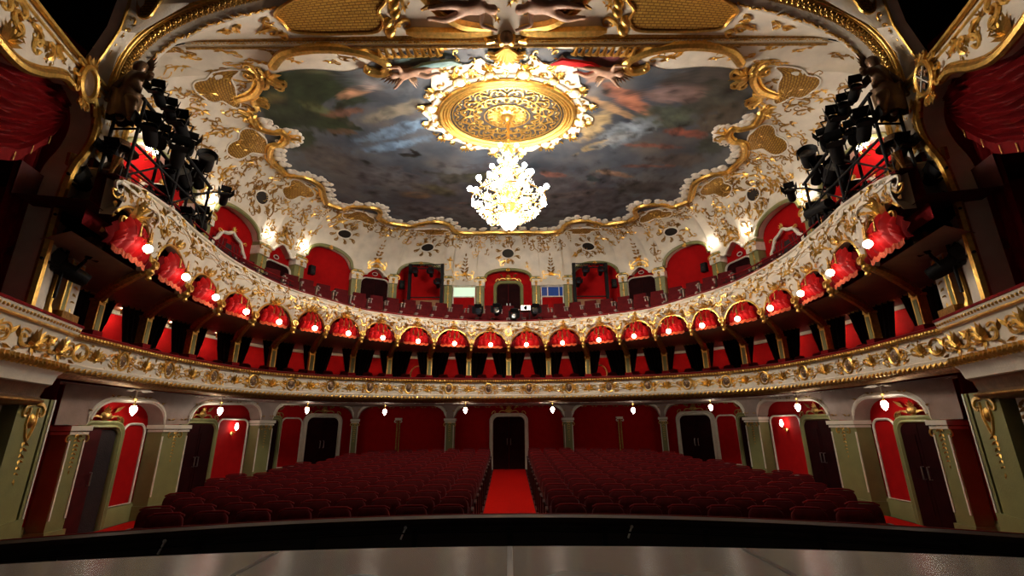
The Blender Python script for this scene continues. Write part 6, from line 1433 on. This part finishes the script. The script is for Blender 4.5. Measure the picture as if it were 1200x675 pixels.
for sg, nm in ((-1, 'left'), (1, 'right')):
    J, B = putto((sg*.95, 7.78, 10.83), .95, 0, dirx=sg); J = {k_: (tuple(mt(p[0], p[2], max(.05, (7.93-p[1])*.9))), r*.92) for k_, (p, r) in J.items()}; o = body('putto_statue', 'flesh toned plaster putto reaching to the middle of the lunette, %s one' % nm, J, B, 'skin', 1, 'putti of the lunette')
    b = MB()
    for i in range(7): leaf(b, lambda u, v, h: mt(sg*(.62+u), 10.95+v, h+.05), 0, 0, 1.0+(i-3)*.16, .55-.05*abs(i-2), .14, .05)
    b.build('wing', 'oldgold', o)
    b = MB(); P = [mt(sg*x, z, .12) for x, z in ((1.0, 10.9), (1.3, 10.8), (1.6, 10.95), (1.9, 10.8))]; b.tube(P, [.08, .12, .10, .03], 6, flat=.5); b.build('drapery', 'oldgold', o)
    # winged figures at the edge of the fresco
    J, B = putto((sg*2.15, 8.62, 9.86), .72, 0, dirx=-sg); J = {k_: ((p[0], 8.62+(p[2]-9.86)*1.0, 9.88+(p[1]-8.62)*.8), r) for k_, (p, r) in J.items()}
    o = body('angel_figure', ('plaster angel in a blue green drape at the front edge of the fresco' if sg < 0 else 'plaster angel in a red drape at the front edge of the fresco'), J, B, 'skin', 1)
    b = MB(); P = [(sg*x, y, 9.87) for x, y in ((2.25, 8.62), (1.9, 8.5), (1.6, 8.42), (1.25, 8.36), (1.0, 8.46))]; b.tube(P, [.06, .12, .10, .09, .02], 7, flat=.6); b.build('drape', 'teal' if sg < 0 else 'silk', o)
    b = MB(); mm = lambda u, v, h: (sg*(2.5+u), 8.7+v, 9.92-h)
    for i in range(6): leaf(b, mm, 0, 0, .4+i*.17, .6-.04*i, .12, .05)
    for i in range(5): leaf(b, mm, -.1, .05, 2.0+i*.17, .5-.04*i, .10, .05)
    b.build('wing', 'bronze', o)
for sg, nm in ((-1, 'left'), (1, 'right')):
    # upper figure at the springing of the arch, seated and leaning towards the hall
    bx, by, bz = -6.80, 6.80, 7.62; k = .78; P = lambda x, y, z: (bx+x*k, by+y*k, bz+z*k); J = {}
    J['pelvis'] = (P(0, 0, 0), .20); J['waist'] = (P(.03, -.03, .24), .17); J['chest'] = (P(.08, -.06, .48), .20); J['neck'] = (P(.14, -.08, .66), .08); J['jaw'] = (P(.18, -.11, .73), .10); J['head'] = (P(.19, -.10, .84), .125); J['crown'] = (P(.18, -.08, .94), .08)
    for n_, s_ in (('l', 1), ('r', -1)):
        J['sh'+n_] = (P(.10+.18*s_, -.08-.06*s_, .55), .09); J['el'+n_] = (P(.16+.36*s_, -.15, .34+.12*s_), .065); J['wr'+n_] = (P(.22+.40*s_, -.25, .18+.30*s_), .05); J['hd'+n_] = (P(.24+.42*s_, -.28, .10+.38*s_), .055)
        J['hp'+n_] = (P(.10*s_, -.05, -.05), .14); J['kn'+n_] = (P(.16*s_+.18, -.25, -.22), .115); J['an'+n_] = (P(.12*s_+.20, -.12, -.62), .065); J['ft'+n_] = (P(.12*s_+.27, -.22, -.68), .055)
    o = body('winged_statue', 'dark bronzed winged figure seated at the foot of the arch above the %s stage box' % nm, J, B, 'bronze', -sg, 'winged figures at the arch')
    b = MB(-sg)
    for q_ in (-1, 1):
        mm = lambda u, v, h: (bx-.05+u, by+.05-h*q_, bz+.5+v)
        for i in range(7): leaf(b, mm, .05*q_, 0, PI/2-q_*(.5+i*.16), .62-.06*i, .13, .06)
    b.build('wing', 'bronze', o)
    b = MB(-sg); G = []
    for j in range(10):
        v = j/9; G.append([(bx+.05+.25*math.cos(a)*(1-.2*v), by-.08+.20*math.sin(a), bz+.05-.55*v+.04*math.sin(a*5)) for a in np.linspace(0, 2*PI, 17)[:-1]])
    b.grid(G, True); b.build('robe', 'bronze', o)
    b = MB(-sg); b.ell(P(.18, -.06, .88), (.11, .11, .095), 10, 6); b.build('hair', 'bronze', o)
    # lower figure carrying the pier
    bx, by, bz = -6.96, 7.0, 6.0; k = 1.0; P = lambda x, y, z: (bx+x, by+y, bz+z); J = {}
    J['pelvis'] = (P(0, 0, -.35), .19); J['waist'] = (P(.03, -.02, -.1), .17); J['chest'] = (P(.08, -.06, .18), .22); J['neck'] = (P(.13, -.1, .38), .09); J['jaw'] = (P(.16, -.14, .45), .105); J['head'] = (P(.17, -.13, .56), .13); J['crown'] = (P(.16, -.11, .67), .09)
    for n_, s_ in (('l', 1), ('r', -1)):
        J['sh'+n_] = (P(.09+.20*s_, -.07-.08*s_, .28), .10); J['el'+n_] = (P(.18+.34*s_, -.16, .02), .075); J['wr'+n_] = (P(.24+.18*s_, -.30, -.16), .055); J['hd'+n_] = (P(.26+.10*s_, -.33, -.20), .06)
        J['hp'+n_] = (P(.09*s_, -.03, -.45), .14); J['kn'+n_] = (P(.12*s_+.04, -.10, -.85), .10); J['an'+n_] = (P(.10*s_, -.02, -1.22), .06); J['ft'+n_] = (P(.10*s_+.06, -.12, -1.28), .055)
    o = body('draped_statue', 'dark draped figure in a broad hat on the pier, %s of the stage' % nm, J, B, 'bronze', -sg, 'draped figures on the piers')
    b = MB(-sg); b.lathe([(.30, .62), (.28, .65), (.17, .68), (.15, .80), (.0, .84)], (bx+.16, by-.11, bz), 14); b.build('hat', 'bronze', o)
    b = MB(-sg); G = []
    for j in range(12):
        v = j/11; G.append([(bx+.05+(.26+.05*math.sin(6*a))*math.cos(a)*(1-.35*v), by-.05+(.24+.04*math.sin(5*a))*math.sin(a)*(1-.35*v), bz+.12-1.35*v) for a in np.linspace(0, 2*PI, 25)[:-1]])
    b.grid(G, True); b.build('robe', 'bronze', o)
    b = MB(-sg); b.tube([P(.30, -.32, -.3), P(.42, -.38, .1), P(.50, -.42, .3)], [.02, .035, .075], 8); b.build('trumpet', 'oldgold', o)
# dark side walls and head of the portal around the stage opening
for sx, nm in ((-1, 'left'), (1, 'right')):
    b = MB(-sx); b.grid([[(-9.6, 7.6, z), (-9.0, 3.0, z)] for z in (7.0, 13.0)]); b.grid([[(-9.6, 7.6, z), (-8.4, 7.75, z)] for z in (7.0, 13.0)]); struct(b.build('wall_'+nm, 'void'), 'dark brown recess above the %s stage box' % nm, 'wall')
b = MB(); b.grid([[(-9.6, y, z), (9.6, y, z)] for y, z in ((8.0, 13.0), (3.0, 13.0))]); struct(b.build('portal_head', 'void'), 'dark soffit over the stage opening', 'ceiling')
